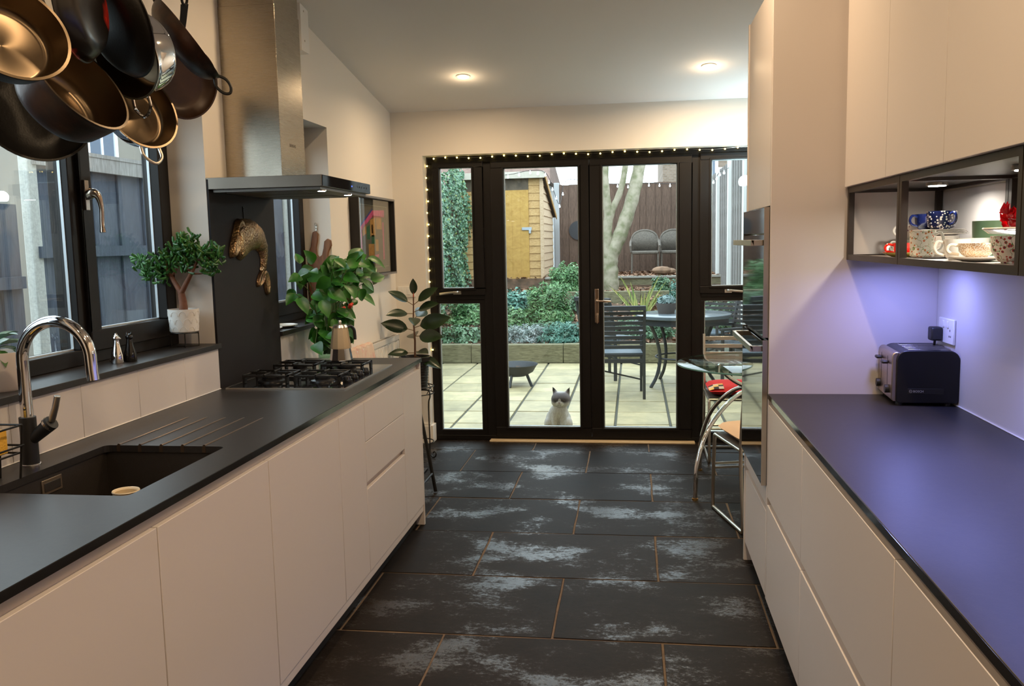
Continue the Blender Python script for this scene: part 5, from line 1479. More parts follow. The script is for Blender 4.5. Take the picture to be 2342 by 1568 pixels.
# planted bank
sm = MB(); nx, ny = 40, 50; vs = []; fs = []
def bank(y):
    if y < 13.25: return .15 + (y - 11.15) / 2.1 * .42
    if y < 14.85: return .70
    return .885
for j in range(ny + 1):
    for i in range(nx + 1):
        x = -3.1 + 4.7 * i / nx; y = 11.15 + 6.5 * j / ny
        vs.append((x, y, bank(y) + (RN.uniform(-.02, .02) if 11.3 < y < 14.7 else 0)))
for j in range(ny):
    for i in range(nx): fs.append((j * (nx + 1) + i, j * (nx + 1) + i + 1, (j + 1) * (nx + 1) + i + 1, (j + 1) * (nx + 1) + i))
so = sm.add(vs, fs).build('garden_bank', soil_m); struct(so, 'leaf-strewn planted bank behind the patio')
struct(MB().add([(-60, -30, -.32), (60, -30, -.32), (60, 90, -.32), (-60, 90, -.32)], [(0, 1, 2, 3)]).build('ground', M('far_ground', (.08, .09, .06), .95)), 'ground around the houses')
P = np.column_stack([NP.uniform(-3, 1.5, 5200), NP.uniform(11.2, 17.2, 5200), np.zeros(5200)])
P[:, 2] = [bank(y) + .012 for y in P[:, 1]]
lo = foliage('fallen_leaves', P, np.tile([0, 0, 1.], (len(P), 1)), .05, vleaf('litter_leaf', [(.10, .05, .03), (.30, .16, .09), (.42, .26, .18)], .8, 30), jit=.35)
tag(lo, 'brown fallen leaves scattered over the planted bank', 'leaves', kind='stuff')
# sleepers
slp = make_wood('weathered_sleeper', (.10, .085, .045), (.30, .28, .17), (1.5, 12, 12), .85, 5)
sw_ = thing('sleeper_wall', 'mossy timber sleeper wall edging the far side of the patio', 'retaining wall', (-.8, 11.09, PZ))
for k, (a, b) in enumerate(((-2.25, -1.30), (-1.295, -.10), (-.095, .62), (.625, 1.45), (2.0, 2.2))):
    if k == 4: continue
    MB().box(a, -.07, .0, b, .07, .245 - .004 * (k % 2)).build('sleeper', slp, sw_, bevel=.008)
w2_ = thing('sleeper_wall', 'low timber edging halfway up the planted bank', 'retaining wall', (.3, 13.28, .5))
for a, b in ((-1.3, -.2), (-.195, 1.15)): MB().box(a, -.05, 0, b, .05, .245).build('sleeper', slp, w2_, bevel=.008)
w3_ = thing('sleeper_wall', 'pale stone-topped edging under the wicker chairs', 'retaining wall', (-.1, 14.88, .6))
for a, b in ((-1.4, -.3), (-.295, .6), (.605, 1.55)):
    sl_ = MB().box(a, -.05, 0, b, .05, .27).build('sleeper', slp, w3_, bevel=.008)
    MB().box(a, -.08, .27, b, .12, .305).build('coping', M('pale_coping', (.34, .32, .28), .8) if 'pale_coping' not in bpy.data.materials else bpy.data.materials['pale_coping'], sl_, bevel=.004)

# fences
def board_fence(name, label, p0, p1, z0, z1, bw, mat, posts, postm, rails=(), cap=False, cat='fence', gravel=0, pw=(.05, .065)):
    p0 = Vector(p0); p1 = Vector(p1); d = p1 - p0; L = d.length; a = math.atan2(d.y, d.x)
    t = thing(name, label, cat, (p0.x, p0.y, z0), a)
    n = int(L / bw); ws = L / n
    b0 = None
    for k in range(n):
        if b0 is None:
            b0 = MB().box(.001, -.009, gravel, ws + .012, .006, z1 - z0).build('board', mat, t, smooth=False); o = b0
        else:
            o = b0.copy(); C.objects.link(o); o.parent = t
        o.location = (k * ws, .017 * (k % 2), RN.uniform(-.006, .006))
    for z_ in rails: MB().box(0, -.045, z_ - z0, L, -.009, z_ - z0 + .07).build('rail', mat, t, smooth=False)
    if gravel: MB().box(0, -.025, 0, L, .025, gravel).build('gravel_board', postm, t)
    if cap:
        MB().box(0, -.05, z1 - z0 - .095, L, -.02, z1 - z0).box(0, -.055, z1 - z0, L, .045, z1 - z0 + .025).build('capping', bpy.data.materials['grey_timber'] if 'grey_timber' in bpy.data.materials else mat, t)
    for u in posts:
        MB().box(u - pw[0], -pw[1], -.02, u + pw[0], pw[1], z1 - z0 + .04).build('post', postm, t, bevel=.008)
    return t
conc = M('concrete', (.50, .50, .46), .9, var=.25, vs=60, bp=.5, bs=90)
gt = make_wood('grey_timber', (.16, .15, .14), (.34, .33, .32), (8, 8, 1), .85)
bt_ = make_wood('brown_timber', (.075, .045, .032), (.19, .12, .085), (8, 8, 1), .85)
pt_ = make_wood('passage_timber', (.035, .045, .065), (.08, .095, .13), (8, 8, 1), .85)
# side passage fence seen through the sink window; facing +x: direction from far to near
board_fence('garden_fence', 'weathered board fence right of the concrete post outside the sink window', (-3.6, 4.85), (-3.6, 8.8), -.15, 2.13, .15, pt_, [0.0, 3.7], conc, rails=(.25, 1.475), cap=True, pw=(.045, .03))
board_fence('garden_fence', 'short return of the passage fence beside the ivy', (-3.6, 7.33), (-3.05, 7.33), -.15, 2.0, .15, pt_, [], conc)
board_fence('garden_fence', 'lower weathered board fence left of the concrete post outside the sink window', (-3.6, .0), (-3.6, 4.70), -.15, 1.79, .15, pt_, [.1, 2.4], conc, rails=(.25, 1.30))
board_fence('garden_fence', 'ivy-covered board fence on the shed side', (-3.0, 15.0), (-3.0, 7.36), -.1, 2.35, .15, bt_, [7.6, 3.7], conc, gravel=.25)
board_fence('garden_fence', 'grey fence with slim concrete posts seen through the right-hand sidelight', (1.45, 6.9), (1.45, 17.3), -.1, 2.65, .15, gt, [9.74 - 6.9, 11.57 - 6.9, 13.4 - 6.9, 15.2 - 6.9], M('pale_concrete', (.85, .85, .82), .8), gravel=.3)
board_fence('garden_fence', 'brown board fence across the back of the garden', (-1.55, 17.25), (1.45, 17.25), .75, 2.61, .15, bt_, [0.06], M('grey_post', (.42, .42, .42), .8), rails=())
board_fence('garden_fence', 'short brown fence behind the timber shed', (-3.0, 17.3), (-1.62, 17.3), .75, 2.5, .15, bt_, [], conc)

# shed
sh = thing('garden_shed', 'honey-coloured timber shed with padlocked door', 'shed', (-2.2, 15.0, .80))
shw = make_wood('shed_board', (.42, .24, .08), (.66, .44, .20), (3, 3, 8), .7)
shd = make_wood('shed_door_ply', (.44, .24, .05), (.62, .38, .10), (2, 2, 3), .6, 4)
shp = make_wood('shed_pale', (.50, .34, .20), (.72, .55, .38), (3, 3, 8), .75)
fx0, fx1 = -.95, .645      # local x of the front
nb_ = 14; hF = 1.80
b0 = None
for k in range(nb_):
    z_ = k * hF / nb_
    o = MB().add([(.42, -.004, z_), (fx1, -.004, z_), (fx1, -.020, z_ + .004), (.42, -.020, z_ + .004), (.42, -.006, z_ + hF / nb_), (fx1, -.006, z_ + hF / nb_)],
                 [(0, 1, 2, 3), (3, 2, 5, 4)]).build('weatherboard', shw, sh, smooth=False)
for k in range(nb_):
    z_ = k * hF / nb_
    o = MB().add([(fx0, -.004, z_), (-.30, -.004, z_), (-.30, -.020, z_ + .004), (fx0, -.020, z_ + .004), (fx0, -.006, z_ + hF / nb_), (-.30, -.006, z_ + hF / nb_)], [(0, 1, 2, 3), (3, 2, 5, 4)]).build('weatherboard', shw, sh, smooth=False)
# side boards facing the garden, roof falling to the back
zs_front, zs_back = 1.78, 1.20; dp_ = 1.9
for k in range(nb_):
    z_ = k * hF / nb_; z2_ = z_ + hF / nb_
    def ylim(z): return dp_ if z <= zs_back else max(0, dp_ * (zs_front - z) / (zs_front - zs_back))
    y2 = ylim(z2_); y1 = ylim(z_)
    if y1 <= .01: continue
    MB().add([(fx1 + .004, 0, z_), (fx1 + .004, y1, z_), (fx1 + .020, y1, z_ + .004), (fx1 + .020, 0, z_ + .004), (fx1 + .006, 0, z2_), (fx1 + .006, y2, z2_)], [(0, 3, 2, 1), (3, 4, 5, 2)]).build('weatherboard', shp, sh, smooth=False)
MB().box(fx0, .0, -.1, fx1, dp_, 1.2).build('carcass', shw, sh, smooth=False)
MB().box(fx1 - .03, -.035, -.1, fx1 + .025, 0.0, 1.80).box(fx1 + .0, -.0, -.1, fx1 + .028, .045, 1.75).build('corner_trim', shp, sh)
d_ = MB().box(-.30, -.032, .05, .42, -.018, 1.60).build('door', shd, sh)
for k in range(5): MB().box(-.30 + k * .144 + .002, -.036, .052, -.30 + (k + 1) * .144 - .002, -.032, 1.598).build('plank', shd, d_, smooth=False)
MB().box(.30, -.055, .915, .47, -.036, .965).box(.42, -.065, .86, .46, -.038, .92).build('hasp_and_lock', M('galvanised', (.45, .50, .55), .35, .8), d_, bevel=.003)
MB().box(-.95, -.028, 1.60, .42, -.010, 1.80).build('door_head', M('shed_dark_head', (.16, .12, .08), .7, var=.5, vs=8), sh)
rf = MB(); rf.add([(fx0 - .1, -.14, 1.86), (fx1 + .07, -.14, 1.86), (fx1 + .07, dp_ + .1, 1.20), (fx0 - .1, dp_ + .1, 1.20), (fx0 - .1, -.14, 1.835), (fx1 + .07, -.14, 1.835), (fx1 + .07, dp_ + .1, 1.175), (fx0 - .1, dp_ + .1, 1.175)],
                   [(0, 1, 2, 3), (4, 7, 6, 5), (0, 4, 5, 1), (1, 5, 6, 2), (2, 6, 7, 3), (3, 7, 4, 0)])
rf.build('roof', M('roof_felt', (.10, .10, .10), .9), sh, smooth=False)
MB().box(fx0 - .1, -.16, 1.79, fx1 + .07, -.14, 1.90).build('fascia', M('pale_fascia', (.55, .50, .42), .7), sh)
bg_ = MB(); bg_.add([(fx1 + .07, -.14, 1.80), (fx1 + .07, dp_ + .1, 1.14), (fx1 + .07, dp_ + .1, 1.21), (fx1 + .07, -.14, 1.87), (fx1 + .085, -.14, 1.80), (fx1 + .085, dp_ + .1, 1.14), (fx1 + .085, dp_ + .1, 1.21), (fx1 + .085, -.14, 1.87)],
                    [(0, 1, 2, 3), (4, 7, 6, 5), (0, 4, 5, 1), (3, 2, 6, 7), (0, 3, 7, 4), (1, 5, 6, 2)])
bg_.build('barge_board', shw, sh, smooth=False)

# tree: several leaning stems from one base
tr = MB()
def stem(p, r):
    s_ = spline(p, 6); rr = [r[0] + (r[-1] - r[0]) * i / (len(s_) - 1) for i in range(len(s_))]
    tr.tube(s_, [a * (1 + .06 * sin(i * 1.9)) for i, a in enumerate(rr)], 14)
stem([(-.36, 14.1, .55), (-.37, 14.1, .95), (-.36, 14.12, 1.25), (-.20, 14.15, 1.62), (-.02, 14.2, 2.15), (.10, 14.25, 2.70), (.20, 14.3, 3.5), (.5, 14.4, 4.6)], [.14, .08])
stem([(-.37, 14.08, .9), (-.42, 14.1, 1.4), (-.40, 14.12, 1.9), (-.44, 14.1, 2.4), (-.47, 14.1, 3.2), (-.7, 14.1, 4.4)], [.085, .045])
stem([(-.40, 14.12, 1.75), (-.33, 14.12, 2.0), (-.20, 14.12, 2.3), (-.12, 14.1, 2.7), (-.05, 14.1, 3.4)], [.06, .04])
stem([(-.25, 14.15, 1.55), (-.33, 14.16, 1.45), (-.40, 14.1, 1.3)], [.09, .07])
barkm = M('pale_bark', (.40, .35, .26), .8, col2=(.19, .19, .10), vs=7, bp=.5, bs=25, lo=.35, hi=.6)
tt = thing('tree', 'pale-barked multi-stemmed tree on the planted bank', 'tree', (-.36, 14.1, .7))
o = tr.build('trunk', barkm, tt); o.location = (.36, -14.1, -.7)

# ivy on the fence
n = 26000
yy_ = NP.uniform(7.4, 15.0, n); zz_ = NP.uniform(-.05, 2.7, n)
bumpf = .06 * np.sin(yy_ * 3.1) * np.sin(zz_ * 4.3) + .05 * np.sin(yy_ * 7 + zz_ * 5)
P = np.column_stack([-2.90 + bumpf + NP.uniform(-.05, .09, n), yy_, zz_ + .12 * np.sin(yy_ * 2.3)])
iv = thing('ivy', 'dense ivy hanging over the fence on the shed side', 'ivy', (-2.9, 11, 0))
o = foliage('foliage', P, np.tile([1., -.6, .4], (n, 1)), .044, vleaf('ivy_leaf', [(.012, .045, .02), (.06, .16, .08), (.14, .28, .17), (.30, .36, .08)], .35, 16), iv, 1.2)
o.location = (2.9, -11, 0)
MB().tube(spline([(-.05, -2, 0), (-.03, -2.2, 1), (-.02, -1.8, 2.2)], 5), .02, 6).tube(spline([(-.05, 1.4, 0), (-.03, 1.2, 1), (-.02, 1.6, 2.2)], 5), .02, 6).build('stem', bark_m, iv)

def shrub(label, c, r, n, size, mat, h=None, elong=1.8, cat='shrub', name='shrub', group=None):
    c = Vector(c); t = thing(name, label, cat, c, group=group); n = int(n * 2.4); size *= .50; r = (r[0] * .92, r[1], r[2] * .92)
    u = NP.normal(0, 1, (n, 3)); u /= np.linalg.norm(u, axis=1, keepdims=True); u[:, 2] = np.abs(u[:, 2]) * 1.0
    rad = NP.uniform(.3, 1.0, n) ** .6
    lump = 1 + .22 * np.sin(u[:, 0] * 7 + c.x * 3) * np.cos(u[:, 1] * 6) + .12 * np.sin(u[:, 2] * 11)
    Pn = u * (rad * lump)[:, None] * np.array([r[0], r[1], r[2]])
    foliage('foliage', Pn, u + np.array([0, -.3, .5]), size, mat, t, elong)
    q = MB()
    for k in range(7):
        a = k * .9
        q.tube([(0.01 * k, 0, -.05), (r[0] * .35 * cos(a), r[1] * .35 * sin(a), r[2] * .45), (r[0] * .7 * cos(a), r[1] * .7 * sin(a), r[2] * .85)], [.010, .006, .003], 5)
    q.build('stems', bark_m, t)
    return t
g1 = vleaf('bright_green_leaf', [(.035, .10, .03), (.10, .24, .08), (.26, .40, .18)], .45)
g2 = vleaf('mid_green_leaf', [(.03, .08, .035), (.09, .19, .09), (.22, .34, .20)], .45)
g3 = vleaf('silver_leaf', [(.10, .16, .14), (.28, .34, .32), (.50, .54, .54)], .6)
g4 = vleaf('blue_green_leaf', [(.03, .12, .08), (.10, .26, .20), (.25, .42, .33)], .5)
g5 = vleaf('russet_leaf', [(.10, .05, .03), (.30, .14, .07), (.16, .20, .08)], .6)
shrub('tall feathery bright green shrub in the middle of the bank', (-1.22, 12.35, .36), (.38, .30, .62), 2600, .045, g1, elong=3)
shrub('bright green shrub against the grey fence post by the shed', (-1.05, 13.9, .66), (.36, .3, .55), 1800, .05, g1, elong=2.6)
shrub('dark blue-green leafy shrub in front of the shed door', (-1.75, 12.9, .42), (.34, .3, .42), 1300, .075, g4, elong=1.6)
shrub('yellow-green shrub seen through the lower sidelight', (-2.35, 12.4, .35), (.40, .35, .42), 1900, .055, g1, elong=2)
shrub('rounded mid green shrub left of the feathery one', (-1.72, 12.0, .28), (.28, .25, .36), 1300, .055, g1)
shrub('low broad-leaved groundcover clump by the sleeper at the ivy side', (-2.35, 11.55, .18), (.42, .25, .24), 800, .085, g2, elong=1.3)
shrub('silvery lavender-like clump behind the fire bowl', (-1.42, 11.5, .18), (.36, .22, .26), 1900, .028, g3, elong=3.5)
shrub('grey-green spiky clump beside the silvery one', (-.92, 11.45, .18), (.36, .22, .30), 2300, .030, g4, elong=3.5)
shrub('low green tuft between the clumps', (-1.2, 11.8, .25), (.3, .2, .2), 900, .04, g2, elong=2.5)
shrub('dark green rosette shrub above the edging', (.42, 13.7, .70), (.16, .15, .26), 700, .05, g2)
shrub('blue-green shrub at the door frame edge', (.72, 13.0, .52), (.24, .2, .48), 1100, .05, g4)
shrub('russet and green groundcover beside the striped plant', (.35, 12.5, .45), (.28, .22, .30), 1100, .045, g5)
shrub('pale green groundcover under the striped plant', (.12, 11.7, .22), (.5, .3, .28), 1600, .05, g2)
shrub('green shrub seen beyond the right-hand garden table', (1.05, 12.0, .3), (.38, .3, .42), 1300, .055, g2)
shrub('small green tuft beside the shed corner', (-.75, 12.9, .5), (.25, .22, .28), 800, .045, g2)
# striped phormium
ph = thing('striped_grass', 'yellow and green striped sword-leaved plant behind the garden table', 'plant', (.10, 12.1, .33))
phm = M('striped_leaf', (.66, .60, .22), .5, col2=(.16, .26, .07), vs=3, scale=(30, 1, 1), lo=.45, hi=.55)
RP = random.Random(9)
for k in range(15):
    a = RP.uniform(-1.9, 1.9) + pi / 2 * (1 if RP.random() < .5 else -1); l_ = RP.uniform(.45, .80)
    d = Vector((cos(a) * RP.uniform(.15, .6), -.1 * RP.random(), 1)).normalized()
    lm = MB(); n_ = 6; vs = []
    for i in range(n_ + 1):
        u = i / n_; p = d * l_ * u + Vector((cos(a), 0, -.3)) * (.12 * u * u)
        w_ = .022 * (1 - u ** 2.5) + .001; vs += [p + Vector((-w_, 0, 0)), p + Vector((0, .006, 0)), p + Vector((w_, 0, 0))]
    fs = []
    for i in range(n_):
        for j in (0, 1): fs.append((i * 3 + j, i * 3 + j + 1, i * 3 + j + 4, i * 3 + j + 3))
    lm.add(vs, fs).build('leaf', phm, ph)

# wicker chairs on the terrace
wick = M('grey_wicker', (.20, .17, .14), .8, var=.5, vs=60, bp=.8, bs=120)
def wicker(label, x, y):
    t = thing('wicker_chair', label, 'chair', (x, y, .888), group='wicker chairs on the terrace')
    w, d, sh_, bh = .25, .24, .42, .78
    q = MB()
    arc = [(-w * 1.04, -d, .50), (-w * 1.04, .05, .56), (-w, d, .60), (-w * .8, d + .04, .72), (-w * .4, d + .06, bh), (0, d + .06, bh + .015), (w * .4, d + .06, bh), (w * .8, d + .04, .72), (w, d, .60), (w * 1.04, .05, .56), (w * 1.04, -d, .50)]
    q.tube(spline(arc, 4), .022, 8).tube([(-w * 1.04, -d, .5), (-w, -d, .40)], .018, 8).tube([(w * 1.04, -d, .5), (w, -d, .40)], .018, 8)
    q.build('rim', wick, t)
    v = []; f = []; n_ = 12
    for i in range(n_ + 1):
        u = -1 + 2 * i / n_
        top_ = .60 + (bh - .60) * math.sqrt(max(0, 1 - u * u))
        v += [(u * w * .97, d - .02 + .06 * (1 - u * u), .42), (u * w * .97, d + .0 + .06 * (1 - u * u), top_)]
    for i in range(n_): f.append((i * 2, i * 2 + 2, i * 2 + 3, i * 2 + 1))
    b = MB().add(v, f).build('backrest', wick, t); so_ = b.modifiers.new('s', 'SOLIDIFY'); so_.thickness = .02
    MB().box(-w, -d, sh_ - .06, w, d, sh_).build('seat', wick, t, bevel=.02)
    for sx in (-1, 1):
        for sy in (-1, 1): MB().tube([(sx * w * .93, sy * d * .9, .40), (sx * w * .95, sy * d, 0)], .018, 8).build('leg', wick, t)
    return t
wicker('grey wicker armchair fully in view against the back fence', .205, 16.2)
wicker('grey wicker armchair cut off by the door frame', .74, 16.3)
# logs / rock pile on terrace edge
tag(MB().ball((.48, 15.1, .985), .11, 1.6, 1, .65, n=6).ball((.62, 15.12, .97), .08, 1.3, 1, .7, n=5).build('rock', M('tan_rock', (.36, .22, .14), .9, var=.5, vs=12, bp=.8, bs=15)), 'rusty brown rock at the edge of the terrace', 'rock')

# dark metal garden furniture
dm = M('charcoal_metal', (.055, .060, .068), .45, .2)
sd = M('slate_blue_slats', (.16, .20, .24), .4)
def gchair(label, x, y, rz, slat=dm):
    t = thing('garden_chair', label, 'chair', (x, y, PZ), rz, group='slatted charcoal garden chairs')
    w, sd_, sh_, bh = .24, .23, .44, .92   # faces +y
    for sx in (-1, 1):
        MB().tube([(sx * w, -sd_ - .12, bh), (sx * w, -sd_ - .02, sh_), (sx * w, -sd_ - .02, .0)], .019, 4).build('rear_leg', dm, t)
        MB().tube([(sx * w, sd_, .0), (sx * w, sd_, .62)], .018, 4).build('front_leg', dm, t)
        MB().box(sx * w - .022, -sd_ - .05, .615, sx * w + .022, sd_ + .03, .64).build('armrest', dm, t, bevel=.004)
    MB().tube([(-w, -sd_, sh_ - .01), (w, -sd_, sh_ - .01)], .016, 4).tube([(-w, sd_, sh_ - .01), (w, sd_, sh_ - .01)], .016, 4).tube([(-w, -sd_, .30), (w, sd_, .12)], .009, 6).tube([(-w, -sd_ - .02, sh_ - .06), (w, -sd_ - .02, sh_ - .06)], .024, 4).build('under_frame', dm, t)
    for k in range(9):
        z_ = .50 + k * .048; yb = -sd_ - .02 - .10 * (z_ - sh_) / (bh - sh_)
        MB().box(-w + .01, yb - .008, z_, w - .01, yb + .008, z_ + .032).build('back_slat', dm, t, smooth=False)
    MB().box(-w - .012, -sd_ - .145, bh - .04, w + .012, -sd_ - .105, bh + .005).build('top_rail', dm, t, bevel=.003)
    for k in range(9):
        y_ = -sd_ + .01 + k * .051
        MB().box(-w + .012, y_, sh_, w - .012, y_ + .038, sh_ + .014).build('seat_slat', slat, t, smooth=False)
    return t
gchair('nearest charcoal slatted garden chair, its back to the garden doors', -.155, 8.72, radians(3), sd)
gchair('charcoal slatted garden chair beyond the nearest one, top of its back showing', -.24, 9.95, radians(-38), sd)
gchair('charcoal slatted garden chair turned side-on by the fence', .96, 9.30, radians(122), sd)
gchair('charcoal slatted garden chair at the far side of the table', .86, 10.55, radians(150), sd)
gt_ = thing('garden_table', 'round charcoal garden table with slatted top', 'table', (.52, 9.40, PZ))
MB().lathe([(0, .725), (.50, .725), (.505, .73), (.505, .758), (.50, .762), (0, .762)], 48).build('tabletop', M('table_glass_top', (.14, .17, .19), .18), gt_)
MB().lathe([(.46, .66), (.475, .66), (.475, .726), (.46, .726)], 48).build('apron', dm, gt_)
for a in (.6, 2.17, 3.74, 5.31):
    c_, s_ = cos(a), sin(a)
    MB().tube(spline([(.44 * c_, .44 * s_, .70), (.34 * c_, .34 * s_, .50), (.30 * c_, .30 * s_, .30), (.34 * c_, .34 * s_, .12), (.42 * c_, .42 * s_, 0)], 4), .018, 6).build('leg', dm, gt_)
MB().tube([(.29 * cos(a), .29 * sin(a), .30) for a in [2 * pi * k / 24 for k in range(24)]], .010, 6, closed=True).build('ring_brace', dm, gt_)
spt = thing('succulent_bowl', 'spiky blue-green succulent in a grey bowl on the garden table', 'plant', (.345, 9.42, PZ + .7622))
MB().lathe([(0, 0), (.085, 0), (.108, .105), (.108, .112), (.100, .112), (.096, .09), (0, .09)], 28).build('pot', M('grey_clay', (.13, .11, .10), .8), spt)
n = 260
u = NP.normal(0, 1, (n, 3)); u /= np.linalg.norm(u, axis=1, keepdims=True); u[:, 2] = abs(u[:, 2])
foliage('foliage', u * np.array([.095, .095, .07]) + [0, 0, .115], u, .022, vleaf('succulent_tip', [(.12, .22, .20), (.36, .46, .46)], .5, 40), spt, 3.5, .25)

# fire bowl
fb = thing('fire_bowl', 'black iron fire bowl on splayed legs on the patio', 'fire pit', (-1.27, 9.30, PZ))
MB().lathe([(.0, .10), (.10, .105), (.18, .15), (.225, .225), (.235, .23), (.23, .238), (.215, .228), (.17, .165), (.10, .118), (0, .115)], 40).build('bowl', M('fire_iron', (.045, .05, .056), .6, .3, bp=.3, bs=40), fb)
for a in (radians(-28), radians(-105), radians(150)):
    c_, s_ = cos(a), sin(a); MB().tube([(.13 * c_, .13 * s_, .14), (.20 * c_, .20 * s_, .0)], .016, 4).build('leg', dm, fb)
q = MB()
for k in range(5): q.ball((-.10 + .03 * k, -.03 + .02 * (k % 3), .175 + .006 * k), .03, 1.3, .8, .5, n=5)
tag(q.build('ember_pile', M('burnt_wood', (.35, .18, .08), .9, col2=(.02, .015, .012), vs=20)), 'charred wood scraps in the fire bowl', 'firewood').location = (-1.27, 9.30, PZ)

# plastic sheet over something in the side passage
vs = []; fs = []; n_ = 14; RB = random.Random(2)
hts = [[0] * (n_ + 1) for _ in range(n_ + 1)]
for i in range(n_ + 1):
    for j in range(n_ + 1):
        u, v = -1 + 2 * i / n_, -1 + 2 * j / n_
        h_ = 1.12 * (1 - max(abs(u), abs(v)) ** 6) - .10 * abs(u + .2) - .05 * v + RB.uniform(-.035, .035)
        vs.append((u * .24, v * .50, max(h_, .02)))
for i in range(n_):
    for j in range(n_): fs.append((i * (n_ + 1) + j, i * (n_ + 1) + j + 1, (i + 1) * (n_ + 1) + j + 1, (i + 1) * (n_ + 1) + j))
o = MB().add(vs, fs).build('covered_heap', M('clear_grey_sheet', (.22, .25, .29), .22, bp=.6, bs=12), sharp=25); o.location = (-2.72, 4.45, -.1)
tag(o, 'grey plastic sheet over a heap in the side passage', 'sheet')
struct(MB().box(-3.8, .0, -.3, -2.1, 6.56, -.1).build('passage_floor', conc), 'concrete floor of the side passage')

# houses
brick = bpy.data.materials.new('london_brick'); brick.use_nodes = True
t_ = brick.node_tree; b_ = t_.nodes['Principled BSDF']
def brickmat(name, c1, c2, mo, rot):
    m, t, b = nt(name)
    v = coord(t, 'Object', (1, 1, 1), rot)
    br_ = t.nodes.new('ShaderNodeTexBrick')
    br_.inputs['Scale'].default_value = 4.4; br_.inputs['Color1'].default_value = (*c1, 1); br_.inputs['Color2'].default_value = (*c2, 1); br_.inputs['Mortar'].default_value = (*mo, 1)
    br_.inputs['Mortar Size'].default_value = .02
    t.links.new(v, br_.inputs['Vector']); t.links.new(br_.outputs['Color'], b.inputs['Base Color']); b.inputs['Roughness'].default_value = .9
    return m
bk1 = brickmat('stock_brick', (.15, .105, .065), (.24, .175, .11), (.22, .20, .17), (pi / 2, 0, pi / 2))
bk2 = brickmat('tan_brick', (.20, .14, .10), (.28, .20, .15), (.27, .24, .2), (pi / 2, 0, 0))
hs = thing('neighbour_house', 'yellow brick house with white sash window beyond the passage fence', 'house', (-10, 15, -.3))
MB().box(-6, -8, 0, 0, 7, 6).build('walls', bk1, hs)
MB().add([(-6.2, -8.2, 6), (.2, -8.2, 6), (.2, 7.2, 6), (-6.2, 7.2, 6), (-3, -8.2, 8), (-3, 7.2, 8)], [(0, 1, 2, 3), (0, 4, 5, 3), (1, 2, 5, 4), (0, 1, 4), (3, 5, 2)]).build('roof', M('slate_roof', (.10, .10, .11), .8), hs)
def hwin(par, x, y, z, w, h, axis='x'):
    q = MB(); e = .10
    if axis == 'x':
        f = q.box(0, -w / 2, 0, .06, -w / 2 + e, h).box(0, w / 2 - e, 0, .06, w / 2, h).box(0, -w / 2, 0, .10, w / 2, e).box(0, -w / 2, h - e, .06, w / 2, h).box(0, -.03, e, .05, .03, h - e).build('window', M('white_frame', (.8, .82, .85), .5) if 'white_frame' not in bpy.data.materials else bpy.data.materials['white_frame'], par)
        MB().box(-.02, -w / 2 + e, e, .03, w / 2 - e, h - e).build('pane', M('dull_pane', (.12, .16, .22), .12) if 'dull_pane' not in bpy.data.materials else bpy.data.materials['dull_pane'], f)
    else:
        f = q.box(-w / 2, -.06, 0, -w / 2 + e, 0, h).box(w / 2 - e, -.06, 0, w / 2, 0, h).box(-w / 2, -.10, 0, w / 2, 0, e).box(-w / 2, -.06, h - e, w / 2, 0, h).box(-.03, -.05, e, .03, 0, h - e).build('window', bpy.data.materials['white_frame'], par)
        MB().box(-w / 2 + e, -.03, e, w / 2 - e, .02, h - e).build('pane', bpy.data.materials['dull_pane'], f)
    f.location = (x, y, z); return f
hwin(hs, .0, .55, 3.15, 1.0, 1.3)
hwin(hs, .0, -3.5, 3.15, 1.0, 1.3); hwin(hs, .0, 3.5, 3.15, 1.0, 1.3)
h2 = thing('neighbour_house', 'tan brick house with white windows over the back fence', 'house', (3.2, 29, -.3))
MB().box(-2.25, 0, 0, 5, 6, 7.4).build('walls', bk2, h2)
MB().add([(-2.45, -.3, 7.4), (5.2, -.3, 7.4), (5.2, 6.3, 7.4), (-2.45, 6.3, 7.4), (-2.45, 3, 9.2), (5.2, 3, 9.2)], [(0, 1, 2, 3), (0, 4, 5, 1), (3, 2, 5, 4), (0, 3, 4), (1, 5, 2)]).build('roof', bpy.data.materials['slate_roof'], h2)
hwin(h2, -1.0, 0, 3.55, 1.0, 1.2, 'y'); hwin(h2, 1.6, 0, 3.55, 1.0, 1.2, 'y')
h3 = thing('outbuilding', 'white rendered outbuilding with brown tiled roof beyond the shed', 'building', (-4.35, 28, -.3))
MB().box(-2.6, 0, 0, 1.55, 4, 3.75).build('walls', M('white_render', (.62, .64, .66), .8), h3)
MB().add([(-2.8, -.3, 3.7), (1.75, -.3, 3.7), (1.75, 4.3, 3.7), (-2.8, 4.3, 3.7), (1.55, 2, 5.0), (-1.0, 2, 5.0)], [(0, 1, 2, 3), (0, 5, 4, 1), (2, 4, 5, 3), (1, 4, 2), (0, 3, 5)]).build('roof', M('brown_tiles', (.24, .15, .12), .9, var=.4, vs=6), h3)

